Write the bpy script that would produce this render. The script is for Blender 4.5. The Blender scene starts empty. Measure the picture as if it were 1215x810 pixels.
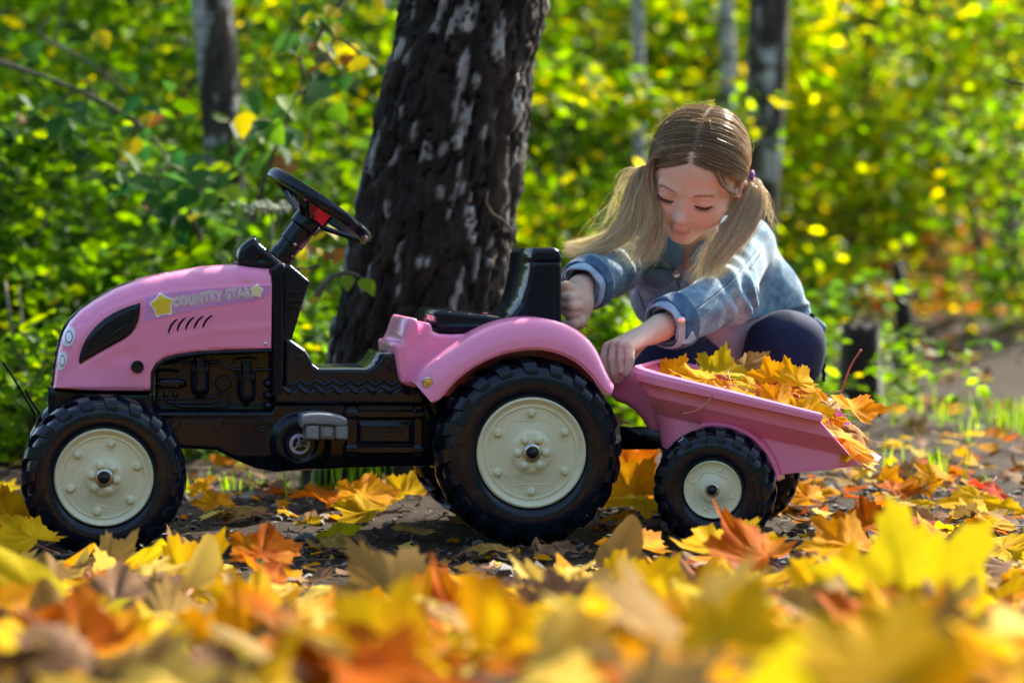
import bpy, bmesh, math, random
import numpy as np
import openvdb
from mathutils import Vector, Matrix, Quaternion, noise
from mathutils.geometry import delaunay_2d_cdt

scene = bpy.context.scene
COL = scene.collection
rng = np.random.default_rng(7)
R_ = math.radians

# ---------------------------------------------------------------- camera
FPX, CX, CY = 1215 * 85 / 36.0, 607.5, 405.0
CAM = np.array([0.0, -3.72, 0.46])
PITCH = math.atan((405 - 294) / FPX)
cam_d = bpy.data.cameras.new('camera')
cam_d.lens = 85; cam_d.sensor_width = 36; cam_d.clip_start = 0.05; cam_d.clip_end = 400
cam_d.dof.use_dof = True; cam_d.dof.focus_distance = 3.74; cam_d.dof.aperture_fstop = 3.1
cam = bpy.data.objects.new('camera', cam_d); COL.objects.link(cam)
cam.location = CAM.tolist(); cam.rotation_euler = (math.pi / 2 - PITCH, 0, 0)
scene.camera = cam

# ---------------------------------------------------------------- sky and sun
SUN_AZ, SUN_EL = R_(38), R_(40)
SUN = Vector((math.sin(SUN_AZ) * math.cos(SUN_EL), math.cos(SUN_AZ) * math.cos(SUN_EL), math.sin(SUN_EL)))
world = bpy.data.worlds.new('World'); scene.world = world; world.use_nodes = True
wn = world.node_tree.nodes; wl = world.node_tree.links
sky = wn.new('ShaderNodeTexSky'); sky.sky_type = 'NISHITA'; sky.sun_disc = False
sky.sun_elevation = SUN_EL; sky.sun_rotation = SUN_AZ; sky.air_density = 1.0; sky.dust_density = 2.0
bg = wn['Background']; bg.inputs['Strength'].default_value = 0.15
wl.new(sky.outputs[0], bg.inputs[0])
sd = bpy.data.lights.new('sun', 'SUN'); sd.energy = 4.4; sd.angle = R_(0.55); sd.color = (1.0, 0.91, 0.76)
so = bpy.data.objects.new('sun', sd); COL.objects.link(so)
so.rotation_mode = 'QUATERNION'; so.rotation_quaternion = SUN.to_track_quat('Z', 'Y'); so.location = (6, 8, 8)

scene.view_settings.view_transform = 'Standard'; scene.view_settings.look = 'None'
scene.view_settings.exposure = 1.72; scene.view_settings.gamma = 1.0
scene.view_settings.use_curve_mapping = False
scene.render.engine = 'CYCLES'
cy = scene.cycles
cy.max_bounces = 8; cy.transmission_bounces = 6; cy.diffuse_bounces = 4; cy.glossy_bounces = 3; cy.transparent_max_bounces = 6
cy.sample_clamp_indirect = 6.0; cy.use_denoising = True; cy.caustics_reflective = False; cy.caustics_refractive = False

# ---------------------------------------------------------------- projection helpers (a picture point plus a real depth -> a place)
_fw = np.array([0, math.cos(PITCH), -math.sin(PITCH)]); _up = np.array([0, math.sin(PITCH), math.cos(PITCH)])
def ray(px, py):
    return _fw + np.array([1.0, 0, 0]) * ((px - CX) / FPX) - _up * ((py - CY) / FPX)
def W(px, py, Y):
    d = ray(px, py); return CAM + d * ((Y - CAM[1]) / d[1])
def proj(p):
    d = np.asarray(p, float) - CAM; z = d @ _fw
    return CX + FPX * d[0] / z, CY - FPX * (d @ _up) / z
# tractor frame: u to the back of the tractor, v away from the camera, w up
PSI = R_(10.0)
UA = np.array([math.cos(PSI), math.sin(PSI), 0]); VA = np.array([-math.sin(PSI), math.cos(PSI), 0])
T_O = W(631.6, 537.3, 0.0); T_O = np.array([T_O[0], 0.0, 0.0])
FRAME = [T_O, UA, VA]
def T(px, py, v):
    """picture point on the side plane v of the current vehicle -> that vehicle's own coordinates"""
    O, ua, va = FRAME
    px = np.asarray(px, float); py = np.asarray(py, float)
    d = _fw + (px[..., None] - CX) / FPX * np.array([1.0, 0, 0]) - (py[..., None] - CY) / FPX * _up
    o = CAM - O
    t = (v - o @ va) / (d @ va); p = o + d * t[..., None]
    return np.stack([p @ ua, np.full(px.shape, v), p[..., 2]], -1)
MM = 3.72 / FPX        # metres per picture pixel at the tractor

# ---------------------------------------------------------------- object helpers
def link(o, parent=None):
    COL.objects.link(o)
    if parent is not None: o.parent = parent
    return o
def empty(name, loc=(0, 0, 0), rz=0.0):
    o = bpy.data.objects.new(name, None); COL.objects.link(o)
    o.location = tuple(float(c) for c in loc); o.rotation_euler = (0, 0, rz); o.empty_display_size = 0.05
    return o
def tag(o, label=None, cat=None, group=None, kind=None):
    if label: o['label'] = label
    if cat: o['category'] = cat
    if group: o['group'] = group
    if kind: o['kind'] = kind
    return o
def mesh(name, verts, faces, mats, smooth=True, sharp=None):
    me = bpy.data.meshes.new(name)
    v = [tuple(map(float, p)) for p in verts] if not isinstance(verts, np.ndarray) else verts.tolist()
    f = faces.tolist() if isinstance(faces, np.ndarray) else faces
    me.from_pydata(v, [], f)
    for m in (mats if isinstance(mats, (list, tuple)) else [mats]): me.materials.append(m)
    if smooth:
        me.polygons.foreach_set('use_smooth', np.ones(len(me.polygons), dtype=bool))
        if sharp is not None: me.set_sharp_from_angle(angle=R_(sharp))
    me.update()
    return me
def obj(name, verts, faces, mat, parent=None, smooth=True, sharp=40):
    return link(bpy.data.objects.new(name, mesh(name, verts, faces, mat, smooth, sharp)), parent)
def color_attr(me, cols, name='Col'):
    a = me.color_attributes.new(name, 'FLOAT_COLOR', 'POINT')
    c = np.ones((len(me.vertices), 4), dtype=np.float32); c[:, :cols.shape[1]] = cols
    a.data.foreach_set('color', c.ravel())

class MB:
    """collects shapes and links them as one mesh object"""
    def __init__(s): s.v = []; s.f = []
    def add(s, v, f):
        n = len(s.v); s.v += [tuple(map(float, p)) for p in v]; s.f += [[i + n for i in q] for q in f]; return s
    def tube(s, pts, r, n=8, caps=True, closed=False):
        pts = np.asarray(pts, float); m = len(pts)
        rr = np.full(m, r) if np.isscalar(r) else np.asarray(r, float)
        tan = np.gradient(pts, axis=0) if not closed else np.roll(pts, -1, 0) - np.roll(pts, 1, 0)
        tan /= np.linalg.norm(tan, axis=1)[:, None] + 1e-12
        a = np.array([0, 0, 1.0]) if abs(tan[0][2]) < 0.9 else np.array([1.0, 0, 0])
        nrm = np.cross(tan[0], a); nrm /= np.linalg.norm(nrm)
        V = []
        for i in range(m):
            nrm = nrm - tan[i] * (nrm @ tan[i]); nrm /= np.linalg.norm(nrm) + 1e-12
            b = np.cross(tan[i], nrm)
            for k in range(n):
                an = 2 * math.pi * k / n
                V.append(pts[i] + rr[i] * (math.cos(an) * nrm + math.sin(an) * b))
        F = []
        for i in range(m if closed else m - 1):
            j = (i + 1) % m
            for k in range(n):
                F.append([i * n + k, i * n + (k + 1) % n, j * n + (k + 1) % n, j * n + k])
        if caps and not closed:
            F.append(list(range(n))[::-1]); F.append([(m - 1) * n + k for k in range(n)])
        return s.add(V, F)
    def lathe(s, prof, center, axis, n=48, ref=None, closed=False):
        """prof: list of (radius, distance along axis)"""
        axis = np.asarray(axis, float); axis /= np.linalg.norm(axis); center = np.asarray(center, float)
        a = np.array([0, 0, 1.0]) if abs(axis[2]) < 0.9 else np.array([1.0, 0, 0])
        x = np.cross(axis, a); x /= np.linalg.norm(x); y = np.cross(axis, x)
        V = []; F = []
        for (r, h) in prof:
            for k in range(n):
                an = 2 * math.pi * k / n
                V.append(center + axis * h + r * (math.cos(an) * x + math.sin(an) * y))
        for i in range(len(prof) - 1):
            for k in range(n):
                F.append([i * n + k, i * n + (k + 1) % n, (i + 1) * n + (k + 1) % n, (i + 1) * n + k])
        if prof[0][0] > 1e-6 and not closed: F.append(list(range(n)))
        if prof[-1][0] > 1e-6 and not closed: F.append([(len(prof) - 1) * n + k for k in range(n)][::-1])
        return s.add(V, F)
    def box(s, c, half, axes=None, bev=0.0):
        c = np.asarray(c, float); axes = np.eye(3) if axes is None else np.asarray(axes, float)
        bm = bmesh.new(); bmesh.ops.create_cube(bm, size=2.0)
        for v in bm.verts: v.co = Vector((v.co.x * half[0], v.co.y * half[1], v.co.z * half[2]))
        if bev > 0: bmesh.ops.bevel(bm, geom=list(bm.edges), offset=bev, segments=3, profile=0.5, affect='EDGES')
        bm.verts.index_update()
        V = [c + axes[0] * v.co.x + axes[1] * v.co.y + axes[2] * v.co.z for v in bm.verts]
        F = [[v.index for v in f.verts] for f in bm.faces]; bm.free()
        return s.add(V, F)
    def ball(s, c, r, n=12, axes=None):
        c = np.asarray(c, float); r = np.ones(3) * r; axes = np.eye(3) if axes is None else np.asarray(axes, float)
        V = []; F = []; m = n // 2 + 1
        for i in range(m):
            th = math.pi * i / (m - 1)
            for k in range(n):
                ph = 2 * math.pi * k / n
                d = np.array([math.sin(th) * math.cos(ph), math.sin(th) * math.sin(ph), math.cos(th)]) * r
                V.append(c + d @ axes)
        for i in range(m - 1):
            for k in range(n):
                F.append([i * n + k, (i + 1) * n + k, (i + 1) * n + (k + 1) % n, i * n + (k + 1) % n])
        return s.add(V, F)
    def build(s, name, mat, parent=None, sharp=40, smooth=True):
        o = obj(name, s.v, s.f, mat, parent, smooth, None)
        bm = bmesh.new(); bm.from_mesh(o.data); bmesh.ops.remove_doubles(bm, verts=bm.verts, dist=1e-6)
        bmesh.ops.recalc_face_normals(bm, faces=bm.faces); bm.to_mesh(o.data); bm.free()
        if sharp is not None: o.data.set_sharp_from_angle(angle=R_(sharp))
        return o

# ---------------------------------------------------------------- materials
def new_mat(name):
    m = bpy.data.materials.new(name); m.use_nodes = True
    n = m.node_tree.nodes; return m, n, m.node_tree.links, n['Principled BSDF']
def ramp(n, stops, interp='LINEAR'):
    r = n.new('ShaderNodeValToRGB'); r.color_ramp.interpolation = interp
    el = r.color_ramp.elements
    while len(el) > 1: el.remove(el[-1])
    el[0].position = stops[0][0]; el[0].color = (*stops[0][1], 1)
    for p, c in stops[1:]:
        e = el.new(p); e.color = (*c, 1)
    return r
def noise_tex(n, l, scale, detail=4, rough=0.55, coord='Object', stretch=None, distortion=0.0):
    tc = n.new('ShaderNodeTexCoord'); mp = n.new('ShaderNodeMapping'); t = n.new('ShaderNodeTexNoise')
    l.new(tc.outputs[coord], mp.inputs[0]); l.new(mp.outputs[0], t.inputs['Vector'])
    if stretch: mp.inputs['Scale'].default_value = stretch
    t.inputs['Scale'].default_value = scale; t.inputs['Detail'].default_value = detail
    t.inputs['Roughness'].default_value = rough; t.inputs['Distortion'].default_value = distortion
    return t
def add_bump(n, l, bs, src, strength, dist=0.002):
    b = n.new('ShaderNodeBump'); b.inputs['Strength'].default_value = strength; b.inputs['Distance'].default_value = dist
    l.new(src, b.inputs['Height']); l.new(b.outputs[0], bs.inputs['Normal']); return b
def plastic(name, col, rough=0.3, var=0.12, scale=30, bump=0.0, spec=0.5, dust=0.0):
    m, n, l, b = new_mat(name)
    t = noise_tex(n, l, scale, 5, 0.6)
    c = np.array(col)
    r = ramp(n, [(0.3, tuple(c * (1 - var))), (0.7, tuple(np.minimum(c * (1 + var), 1)))])
    l.new(t.outputs['Fac'], r.inputs[0])
    last = r.outputs[0]
    if dust > 0:
        t2 = noise_tex(n, l, 22, 9, 0.8); r2 = ramp(n, [(0.56, (0, 0, 0)), (0.70, (dust, dust, dust))])
        l.new(t2.outputs['Fac'], r2.inputs[0])
        mx = n.new('ShaderNodeMix'); mx.data_type = 'RGBA'; mx.inputs[7].default_value = (0.16, 0.12, 0.08, 1)
        l.new(r2.outputs[0], mx.inputs[0]); l.new(last, mx.inputs[6]); last = mx.outputs[2]
    l.new(last, b.inputs['Base Color'])
    rr = ramp(n, [(0.3, (rough * 0.8,) * 3), (0.75, (min(1, rough * 1.35),) * 3)])
    t3 = noise_tex(n, l, scale * 0.4, 6, 0.65); l.new(t3.outputs['Fac'], rr.inputs[0]); l.new(rr.outputs[0], b.inputs['Roughness'])
    b.inputs['Specular IOR Level'].default_value = spec
    if bump > 0:
        t4 = noise_tex(n, l, 90, 3, 0.5); add_bump(n, l, b, t4.outputs['Fac'], bump, 0.001)
    return m
PINK = plastic('pink_plastic', (0.87, 0.275, 0.49), 0.2, 0.02, 6, 0.0, 0.5, 0.0)
BLACK = plastic('black_plastic', (0.004, 0.0075, 0.017), 0.15, 0.25, 40, 0.0, 0.3, 0.0)
TYRE = plastic('tyre_plastic', (0.004, 0.0075, 0.017), 0.18, 0.3, 40, 0.0, 0.32, 0.22)
CREAM = plastic('cream_plastic', (0.72, 0.70, 0.48), 0.33, 0.05, 25, 0.01, 0.45, 0.22)
GREY = plastic('grey_plastic', (0.20, 0.21, 0.23), 0.38, 0.12, 40, 0.08)
RED = plastic('red_plastic', (0.75, 0.012, 0.012), 0.35)
YELLOW = plastic('yellow_print', (0.80, 0.60, 0.03), 0.4, 0.04)
PALEYELLOW = plastic('pale_yellow_print', (0.75, 0.74, 0.38), 0.4, 0.04)
WHITE = plastic('white_print', (0.88, 0.85, 0.90), 0.4, 0.03)
LILAC = plastic('lilac_print', (0.60, 0.25, 0.56), 0.35, 0.2, 9)
MAGENTA = plastic('purple_print', (0.24, 0.03, 0.20), 0.4)
PALEBLUE = plastic('pale_blue_print', (0.55, 0.60, 0.78), 0.4)
HEXPRINT = plastic('lavender_print', (0.42, 0.42, 0.62), 0.4)
LENS = plastic('headlight_print', (0.72, 0.74, 0.82), 0.2, 0.15, 60)
ORANGE_LENS = plastic('amber_lens', (0.75, 0.33, 0.02), 0.15)
def metal(name, col, rough):
    m, n, l, b = new_mat(name); b.inputs['Base Color'].default_value = (*col, 1); b.inputs['Metallic'].default_value = 1.0
    t = noise_tex(n, l, 60, 4); r = ramp(n, [(0.3, (rough * .7,) * 3), (0.7, (rough * 1.4,) * 3)]); l.new(t.outputs['Fac'], r.inputs[0]); l.new(r.outputs[0], b.inputs['Roughness'])
    return m
STEEL = metal('steel', (0.55, 0.55, 0.56), 0.3)
# ================================================================= toy tractor
tractor = empty('toy_tractor', T_O, PSI)
tag(tractor, 'pink and black pedal toy tractor with cream wheel rims on the leafy path', 'toy tractor')

def resample(poly, step, radii=None, smooth=0):
    """closed outline -> evenly stepped points, each with its edge radius"""
    P = np.asarray(poly, float)[:, :2]; m = len(P); out = []; rad = []
    for i in range(m):
        a, b = P[i], P[(i + 1) % m]; k = max(1, int(round(np.linalg.norm(b - a) / step)))
        for j in range(k):
            out.append(a + (b - a) * j / k); rad.append(radii[i] if radii is not None else 0)
    return np.array(out), np.array(rad)
def chaikin(poly, times=1, keep=()):
    """rounds a closed outline; indices in keep stay sharp"""
    P = [tuple(p) for p in poly]; K = [i in keep for i in range(len(P))]
    for _ in range(times):
        Q = []; KQ = []
        for i in range(len(P)):
            a = np.array(P[i - 1]); b = np.array(P[i]); c = np.array(P[(i + 1) % len(P)])
            if K[i]: Q.append(tuple(b)); KQ.append(True)
            else:
                Q.append(tuple(b * .75 + a * .25)); KQ.append(False); Q.append(tuple(b * .75 + c * .25)); KQ.append(False)
        P, K = Q, KQ
    return P
def segdist(pts, poly, closed=True):
    A = np.asarray(poly, float); B = np.roll(A, -1, 0)
    if not closed: A, B = A[:-1], B[:-1]
    d = np.full((len(pts), len(A)), 1e9)
    for i in range(len(A)):
        ab = B[i] - A[i]; t = np.clip(((pts - A[i]) @ ab) / (ab @ ab + 1e-12), 0, 1)
        d[:, i] = np.linalg.norm(pts - (A[i] + t[:, None] * ab), axis=1)
    return d
def inside(pts, poly):
    P = np.asarray(poly, float); x, y = pts[:, 0], pts[:, 1]; c = np.zeros(len(pts), bool); j = len(P) - 1
    for i in range(len(P)):
        cond = ((P[i, 1] > y) != (P[j, 1] > y))
        xi = (P[j, 0] - P[i, 0]) * (y - P[i, 1]) / (P[j, 1] - P[i, 1] + 1e-12) + P[i, 0]
        c ^= cond & (x < xi); j = i
    return c
def relief(name, outline, v0, v1, mat, parent, step=3.0, radius=3.0, radii=None, feat=None, far_feat=False, sharp=50, blend=0):
    """a solid with a side outline (picture points at the plane v0), rounded rims and a relief toward the camera"""
    O, rad = resample(outline, step, radii)
    if radii is None: rad = np.full(len(O), radius)
    elif blend:
        k_ = np.ones(blend) / blend; rad = np.convolve(np.r_[rad[-blend:], rad, rad[:blend]], k_, 'same')[blend:-blend]
    lo, hi = O.min(0), O.max(0)
    gx, gy = np.meshgrid(np.arange(lo[0], hi[0], step), np.arange(lo[1], hi[1], step))
    G = np.stack([gx.ravel(), gy.ravel()], 1); G[:, 0] += (np.round((G[:, 1] - lo[1]) / step) % 2) * step * .5
    G = G[inside(G, O)]; dg = segdist(G, O).min(1); G = G[dg > step * 0.55]
    allp = np.vstack([O, G]); n = len(O)
    res = delaunay_2d_cdt([Vector(p) for p in allp], [(i, (i + 1) % n) for i in range(n)], [], 1, 1e-4)
    P = np.array([[p.x, p.y] for p in res[0]]); F = [list(f) for f in res[2]]
    def height(Q):
        d = segdist(Q, O)
        rr = np.maximum(rad[None, :], 1e-3); q = np.clip(rr - d, 0, rr)
        drop = (rr - np.sqrt(np.maximum(rr * rr - q * q, 0))).max(1)
        h = -drop
        if feat is not None: h = h + feat(Q)
        return h
    H = height(P) * MM
    near = T(P[:, 0], P[:, 1], v0)
    base = near.copy()
    near[:, 1] = v0 - H
    far = base.copy()
    d = segdist(P, O); rr = np.maximum(rad[None, :], 1e-3); q = np.clip(rr - d, 0, rr)
    far[:, 1] = v1 - (rr - np.sqrt(np.maximum(rr * rr - q * q, 0))).max(1) * MM
    m = len(P); V = np.vstack([near, far])
    Fa = []
    for f in F:
        a, b, c = [P[i] for i in f]
        s = (b[0] - a[0]) * (c[1] - a[1]) - (b[1] - a[1]) * (c[0] - a[0])
        f2 = f if s < 0 else f[::-1]
        Fa.append(f2); Fa.append([i + m for i in f2[::-1]])
    # rim band: boundary edges
    cnt = {}
    for f in F:
        for i in range(3):
            e = (f[i], f[(i + 1) % 3]); k = tuple(sorted(e)); cnt.setdefault(k, []).append(e)
    for k, es in cnt.items():
        if len(es) == 1: a, b = es[0]; Fa.append([a, b, b + m, a + m])
    o = obj(name, V, Fa, mat, parent, True, None)
    bm = bmesh.new(); bm.from_mesh(o.data); bmesh.ops.recalc_face_normals(bm, faces=bm.faces); bm.to_mesh(o.data); bm.free()
    o.data.set_sharp_from_angle(angle=R_(sharp))
    def surf(px, py, lift=0.0):
        return surf_n(np.array([[px, py]]), lift)[0]
    def surf_n(Q, lift=0.0):
        Q = np.asarray(Q, float); h = height(Q) * MM; p = T(Q[:, 0], Q[:, 1], v0); p[:, 1] = v0 - h - lift; return p
    surf.n = surf_n
    return o, surf
def gauss_line(poly, width, depth):
    return lambda Q: depth * np.exp(-(segdist(Q, poly, False).min(1) / width) ** 2)
def bump_c(c, r, h, soft=2.0):
    return lambda Q: h * np.clip((r - np.hypot(Q[:, 0] - c[0], Q[:, 1] - c[1])) / soft + .5, 0, 1)
def feats(*fs): return lambda Q: sum(f(Q) for f in fs)
def strip_px(pts, surf, lift):
    return [surf(p[0], p[1], lift) for p in pts]
def plate(name, outline, surf, lift, mat, parent, step=2.5, thick=0.0012):
    """a thin plate that lies on a relief surface"""
    O, _ = resample(outline, step)
    lo, hi = O.min(0), O.max(0)
    gx, gy = np.meshgrid(np.arange(lo[0], hi[0], step), np.arange(lo[1], hi[1], step)); G = np.stack([gx.ravel(), gy.ravel()], 1)
    G = G[inside(G, O)]
    if len(G): G = G[segdist(G, O).min(1) > step * .5]
    n = len(O); allp = np.vstack([O, G]) if len(G) else O
    res = delaunay_2d_cdt([Vector(p) for p in allp], [(i, (i + 1) % n) for i in range(n)], [], 1, 1e-4)
    P = [(p.x, p.y) for p in res[0]]; m = len(P)
    V0 = surf.n(P, lift); V1 = V0.copy(); V1[:, 1] += thick; V = np.vstack([V0, V1])
    F = []; cnt = {}
    for f in res[2]:
        f = list(f); F.append(f); F.append([i + m for i in f[::-1]])
        for i in range(3): k = tuple(sorted((f[i], f[(i + 1) % 3]))); cnt.setdefault(k, []).append((f[i], f[(i + 1) % 3]))
    for k, es in cnt.items():
        if len(es) == 1: a, b = es[0]; F.append([a, b, b + m, a + m])
    o = obj(name, V, F, mat, parent, True, None)
    bm = bmesh.new(); bm.from_mesh(o.data); bmesh.ops.recalc_face_normals(bm, faces=bm.faces); bm.to_mesh(o.data); bm.free()
    o.data.set_sharp_from_angle(angle=R_(40)); return o

# ---- hood
hood_out = [(63, 461), (65, 440), (68, 420), (72.5, 402), (78, 390), (83, 381.5), (96, 368), (111.7, 356.8), (136, 343), (168, 331), (200, 324), (242, 317), (282, 313.8),
            (321, 319), (323, 336), (322.5, 375), (322, 414), (265, 415.5), (235, 417.5), (212, 420.5), (196, 425), (186, 431), (181, 440), (180, 463.5), (120, 463)]
hood_rad = [14, 18, 22, 26, 30, 34, 36, 36, 34, 32, 30, 28, 20, 3, 3, 3, 2.5, 2.5, 2.5, 2.5, 2.5, 2.5, 2.5, 2.5, 2.5]
crease = [(88, 387), (103, 384), (114, 375), (136.5, 361.7), (161, 353), (200, 344), (242, 340.5), (265, 339), (322, 336)]
def hood_feat(Q):
    h = gauss_line(crease, 1.3, -1.6)(Q)
    # the top panel stands a little behind the side panel
    cy_ = np.interp(Q[:, 0], [p[0] for p in crease], [p[1] for p in crease])
    h += -1.8 * np.clip((cy_ - Q[:, 1]) / 2.0, 0, 1) * (Q[:, 0] > 92)
    # flared cheek above the wheel, and a soft dent behind it
    h += 5.0 * np.exp(-(((Q[:, 0] - 100) / 34) ** 2 + ((Q[:, 1] - 468) / 22) ** 2))
    h += -2.0 * np.exp(-(((Q[:, 0] - 150) / 16) ** 2 + ((Q[:, 1] - 420) / 9) ** 2))
    h += gauss_line([(205, 403), (260, 391), (322, 389)], 5, 0.9)(Q)
    # frame round the dark grille
    h += -1.2 * np.clip((4 - segdist(Q, VENT).min(1)) / 3, 0, 1)
    for c in ((81.4, 399.6, 9, 14), (73.5, 428, 7.5, 13)):
        h += 1.4 * np.clip(1 - (((Q[:, 0] - c[0]) / c[2]) ** 2 + ((Q[:, 1] - c[1]) / c[3]) ** 2), 0, 1)
    return h
VENT = chaikin([(166.6, 359.5), (165.5, 377), (160, 391), (150, 401), (125, 414), (94.5, 432), (93.5, 425), (98.5, 408), (110, 390), (128.7, 374), (151.5, 363.5)], 1, (0, 5))
hood, hs = relief('hood', hood_out, 0.095, 0.305, PINK, tractor, 2.6, radii=hood_rad, feat=hood_feat, blend=7)
# nose grille: dark core that shows along the front edge
relief('nose_grille', [(60, 463), (62, 440), (65, 420), (69.5, 401), (75.5, 387), (82, 378), (95, 366), (111, 355), (136, 341), (160, 332), (164, 345), (110, 380), (100, 463)], 0.15, 0.25, BLACK, tractor, 5, 4)
vent = plate('side_vent', VENT, hs, 0.0016, BLACK, tractor, 2.2, 0.004)
for pts in ([(104, 410), (112, 397), (124, 386), (140, 376), (157, 369.5)], [(131, 402), (137, 394), (145, 389), (154, 386)]):
    mb = MB(); mb.tube([hs(p[0], p[1], 0.0014) for p in pts], [0.0008] + [0.0022] * (len(pts) - 2) + [0.0008], 8); mb.build('vent_fin', BLACK, vent)
for c, rx, ry in (((81.4, 399.6), 7.4, 12), ((73.3, 428), 5.8, 11.2)):
    ring = [(c[0] + rx * math.cos(a) + (ry * .15) * math.sin(a) * -1, c[1] + ry * math.sin(a)) for a in np.linspace(0, 2 * math.pi, 26, endpoint=False)]
    hl = plate('headlight', ring, hs, 0.0014, LENS, tractor, 2)
    ring2 = [(c[0] + .4 + .62 * rx * math.cos(a), c[1] + .62 * ry * math.sin(a)) for a in np.linspace(0, 2 * math.pi, 22, endpoint=False)]
    plate('lens_ring', ring2, hs, 0.0021, GREY, hl, 2)
    ring3 = [(c[0] + .4 + .46 * rx * math.cos(a), c[1] + .46 * ry * math.sin(a)) for a in np.linspace(0, 2 * math.pi, 20, endpoint=False)]
    plate('lens', ring3, hs, 0.0028, WHITE, hl, 2)
sticker = plate('sticker', chaikin([(172, 352), (200, 347), (240, 343), (280, 340.5), (321, 338.5), (321, 349), (300, 357.5), (270, 361), (240, 366), (205, 374), (171, 381)], 1, (0, 4, 5, 10)), hs, 0.0005, LILAC, tractor, 3, 0.0009)
tag(sticker, 'lilac sticker strip with two stars and bubble lettering')
def star_pts(c, r, rot=-90, k=0.55):
    P = [(c[0] + (r if i % 2 == 0 else r * k) * math.cos(R_(rot + 36 * i)), c[1] + (r if i % 2 == 0 else r * k) * math.sin(R_(rot + 36 * i))) for i in range(10)]
    return chaikin(P, 2)
for c, r, m_, rot in (((192.5, 362), 17.5, YELLOW, -100), ((304.5, 345), 9.6, PALEYELLOW, -84)):
    s1 = plate('star_border', star_pts(c, r, rot, .6), hs, 0.0011, WHITE, sticker, 2)
    plate('star', star_pts(c, r * .84, rot, .6), hs, 0.0017, m_, sticker, 2)
def lettering(txt, p0, p1, height, lifts, mats, offs, parent):
    for nm, lift, m_, of in zip(('letter_border', 'letter_outline', 'lettering'), lifts, mats, offs):
        cu = bpy.data.curves.new('text', 'FONT'); cu.body = txt; cu.size = 1.0; cu.offset = of; cu.fill_mode = 'FRONT'; cu.space_character = 1.3; cu.resolution_u = 3
        to = bpy.data.objects.new('text', cu); COL.objects.link(to)
        dg = bpy.context.evaluated_depsgraph_get(); me = to.evaluated_get(dg).to_mesh()
        X = np.array([v.co[:2] for v in me.vertices]); F = [list(p.vertices) for p in me.polygons]
        bpy.data.objects.remove(to); bpy.data.curves.remove(cu)
        L = WID; t = X[:, 0] / L
        dx, dy = p1[0] - p0[0], p1[1] - p0[1]; ln = math.hypot(dx, dy); ex = np.array([dx, dy]) / ln; ey = np.array([ex[1], -ex[0]])
        wob = 0.9 * np.sin(t * 17) + 1.4 * np.sin(t * math.pi)
        pp = np.array(p0) + np.outer(t * ln, ex) + np.outer(X[:, 1] * height / 0.72 - 0 + wob, ey)
        V = hs.n(pp, lift)
        o = obj(nm, V, F, m_, parent, False, None)
        bm = bmesh.new(); bm.from_mesh(o.data)
        for f in bm.faces:
            if f.normal.y > 0: f.normal_flip()
        bm.to_mesh(o.data); bm.free()
def text_width(txt):
    cu = bpy.data.curves.new('t', 'FONT'); cu.body = txt; cu.space_character = 1.3; to = bpy.data.objects.new('t', cu); COL.objects.link(to)
    dg = bpy.context.evaluated_depsgraph_get(); me = to.evaluated_get(dg).to_mesh(); w = max(v.co.x for v in me.vertices)
    bpy.data.objects.remove(to); bpy.data.curves.remove(cu); return w
LETTERFILL = plastic('letter_print', (0.86, 0.86, 0.95), 0.4)
WID = text_width('COUNTRY STAR')
lettering('COUNTRY STAR', (206.5, 364.5), (297, 351), 10.2, (0.0011, 0.0016, 0.0021), (WHITE, MAGENTA, LETTERFILL), (0.12, 0.055, 0.01), sticker)
# coloured print on the hood top that just peeps over the edge
for (x0, x1, m_) in ((186, 195, RED), (196, 201, WHITE), (202, 209, ORANGE_LENS)):
    y0 = np.interp(x0, [168, 200, 242], [331, 324, 317]); mb = MB()
    p = T((x0 + x1) / 2, y0 - .2, 0.15); mb.box(p, ((x1 - x0) * MM * .5, .015, .0012), bev=.0005); mb.build('hood_print', m_, hood)
for a, b in (((199.6, 394.8), (210.4, 378.3)), ((210, 392.8), (220, 376.8)), ((220, 391.2), (230.4, 375.8)), ((230.3, 389.9), (241.2, 374.7)), ((240.3, 388.8), (252, 373.6))):
    c1 = np.array(a); c2 = np.array(b); L = []
    for t in np.linspace(0, 1, 7):
        p = c1 + (c2 - c1) * t + np.array([-1.6, -.8]) * math.sin(math.pi * t)
        L.append((p, 1.35 * (1 - .5 * abs(2 * t - 1) ** 3)))
    ex = (c2 - c1) / np.linalg.norm(c2 - c1); en = np.array([-ex[1], ex[0]])
    plate('hood_slot', [tuple(p + en * w) for p, w in L] + [tuple(p - en * w) for p, w in L[::-1]], hs, 0.0006, BLACK, hood, 2)
    plate('slot_lip', [tuple(p + en * w + np.array([1.7, .3])) for p, w in L] + [tuple(p - en * w * .2 + np.array([1.7, .3])) for p, w in L[::-1]], hs, 0.0014, PINK, hood, 2)
mb = MB(); c = hs(163, 435); ax = np.array([0, -1.0, 0])
mb.lathe([(0.0095, -.002), (0.0098, .003), (0.009, .0048), (0.006, .0052), (0.0052, .0042), (0.0001, .0044)], c, ax, 28); mb.build('axle_plug', BLACK, tractor)
mb = MB(); c = hs(315, 408); mb.lathe([(0.0028, -.001), (0.0028, .001), (0.0016, .0018), (0.0001, .002)], c, ax, 14); mb.build('screw', STEEL, tractor)

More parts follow.
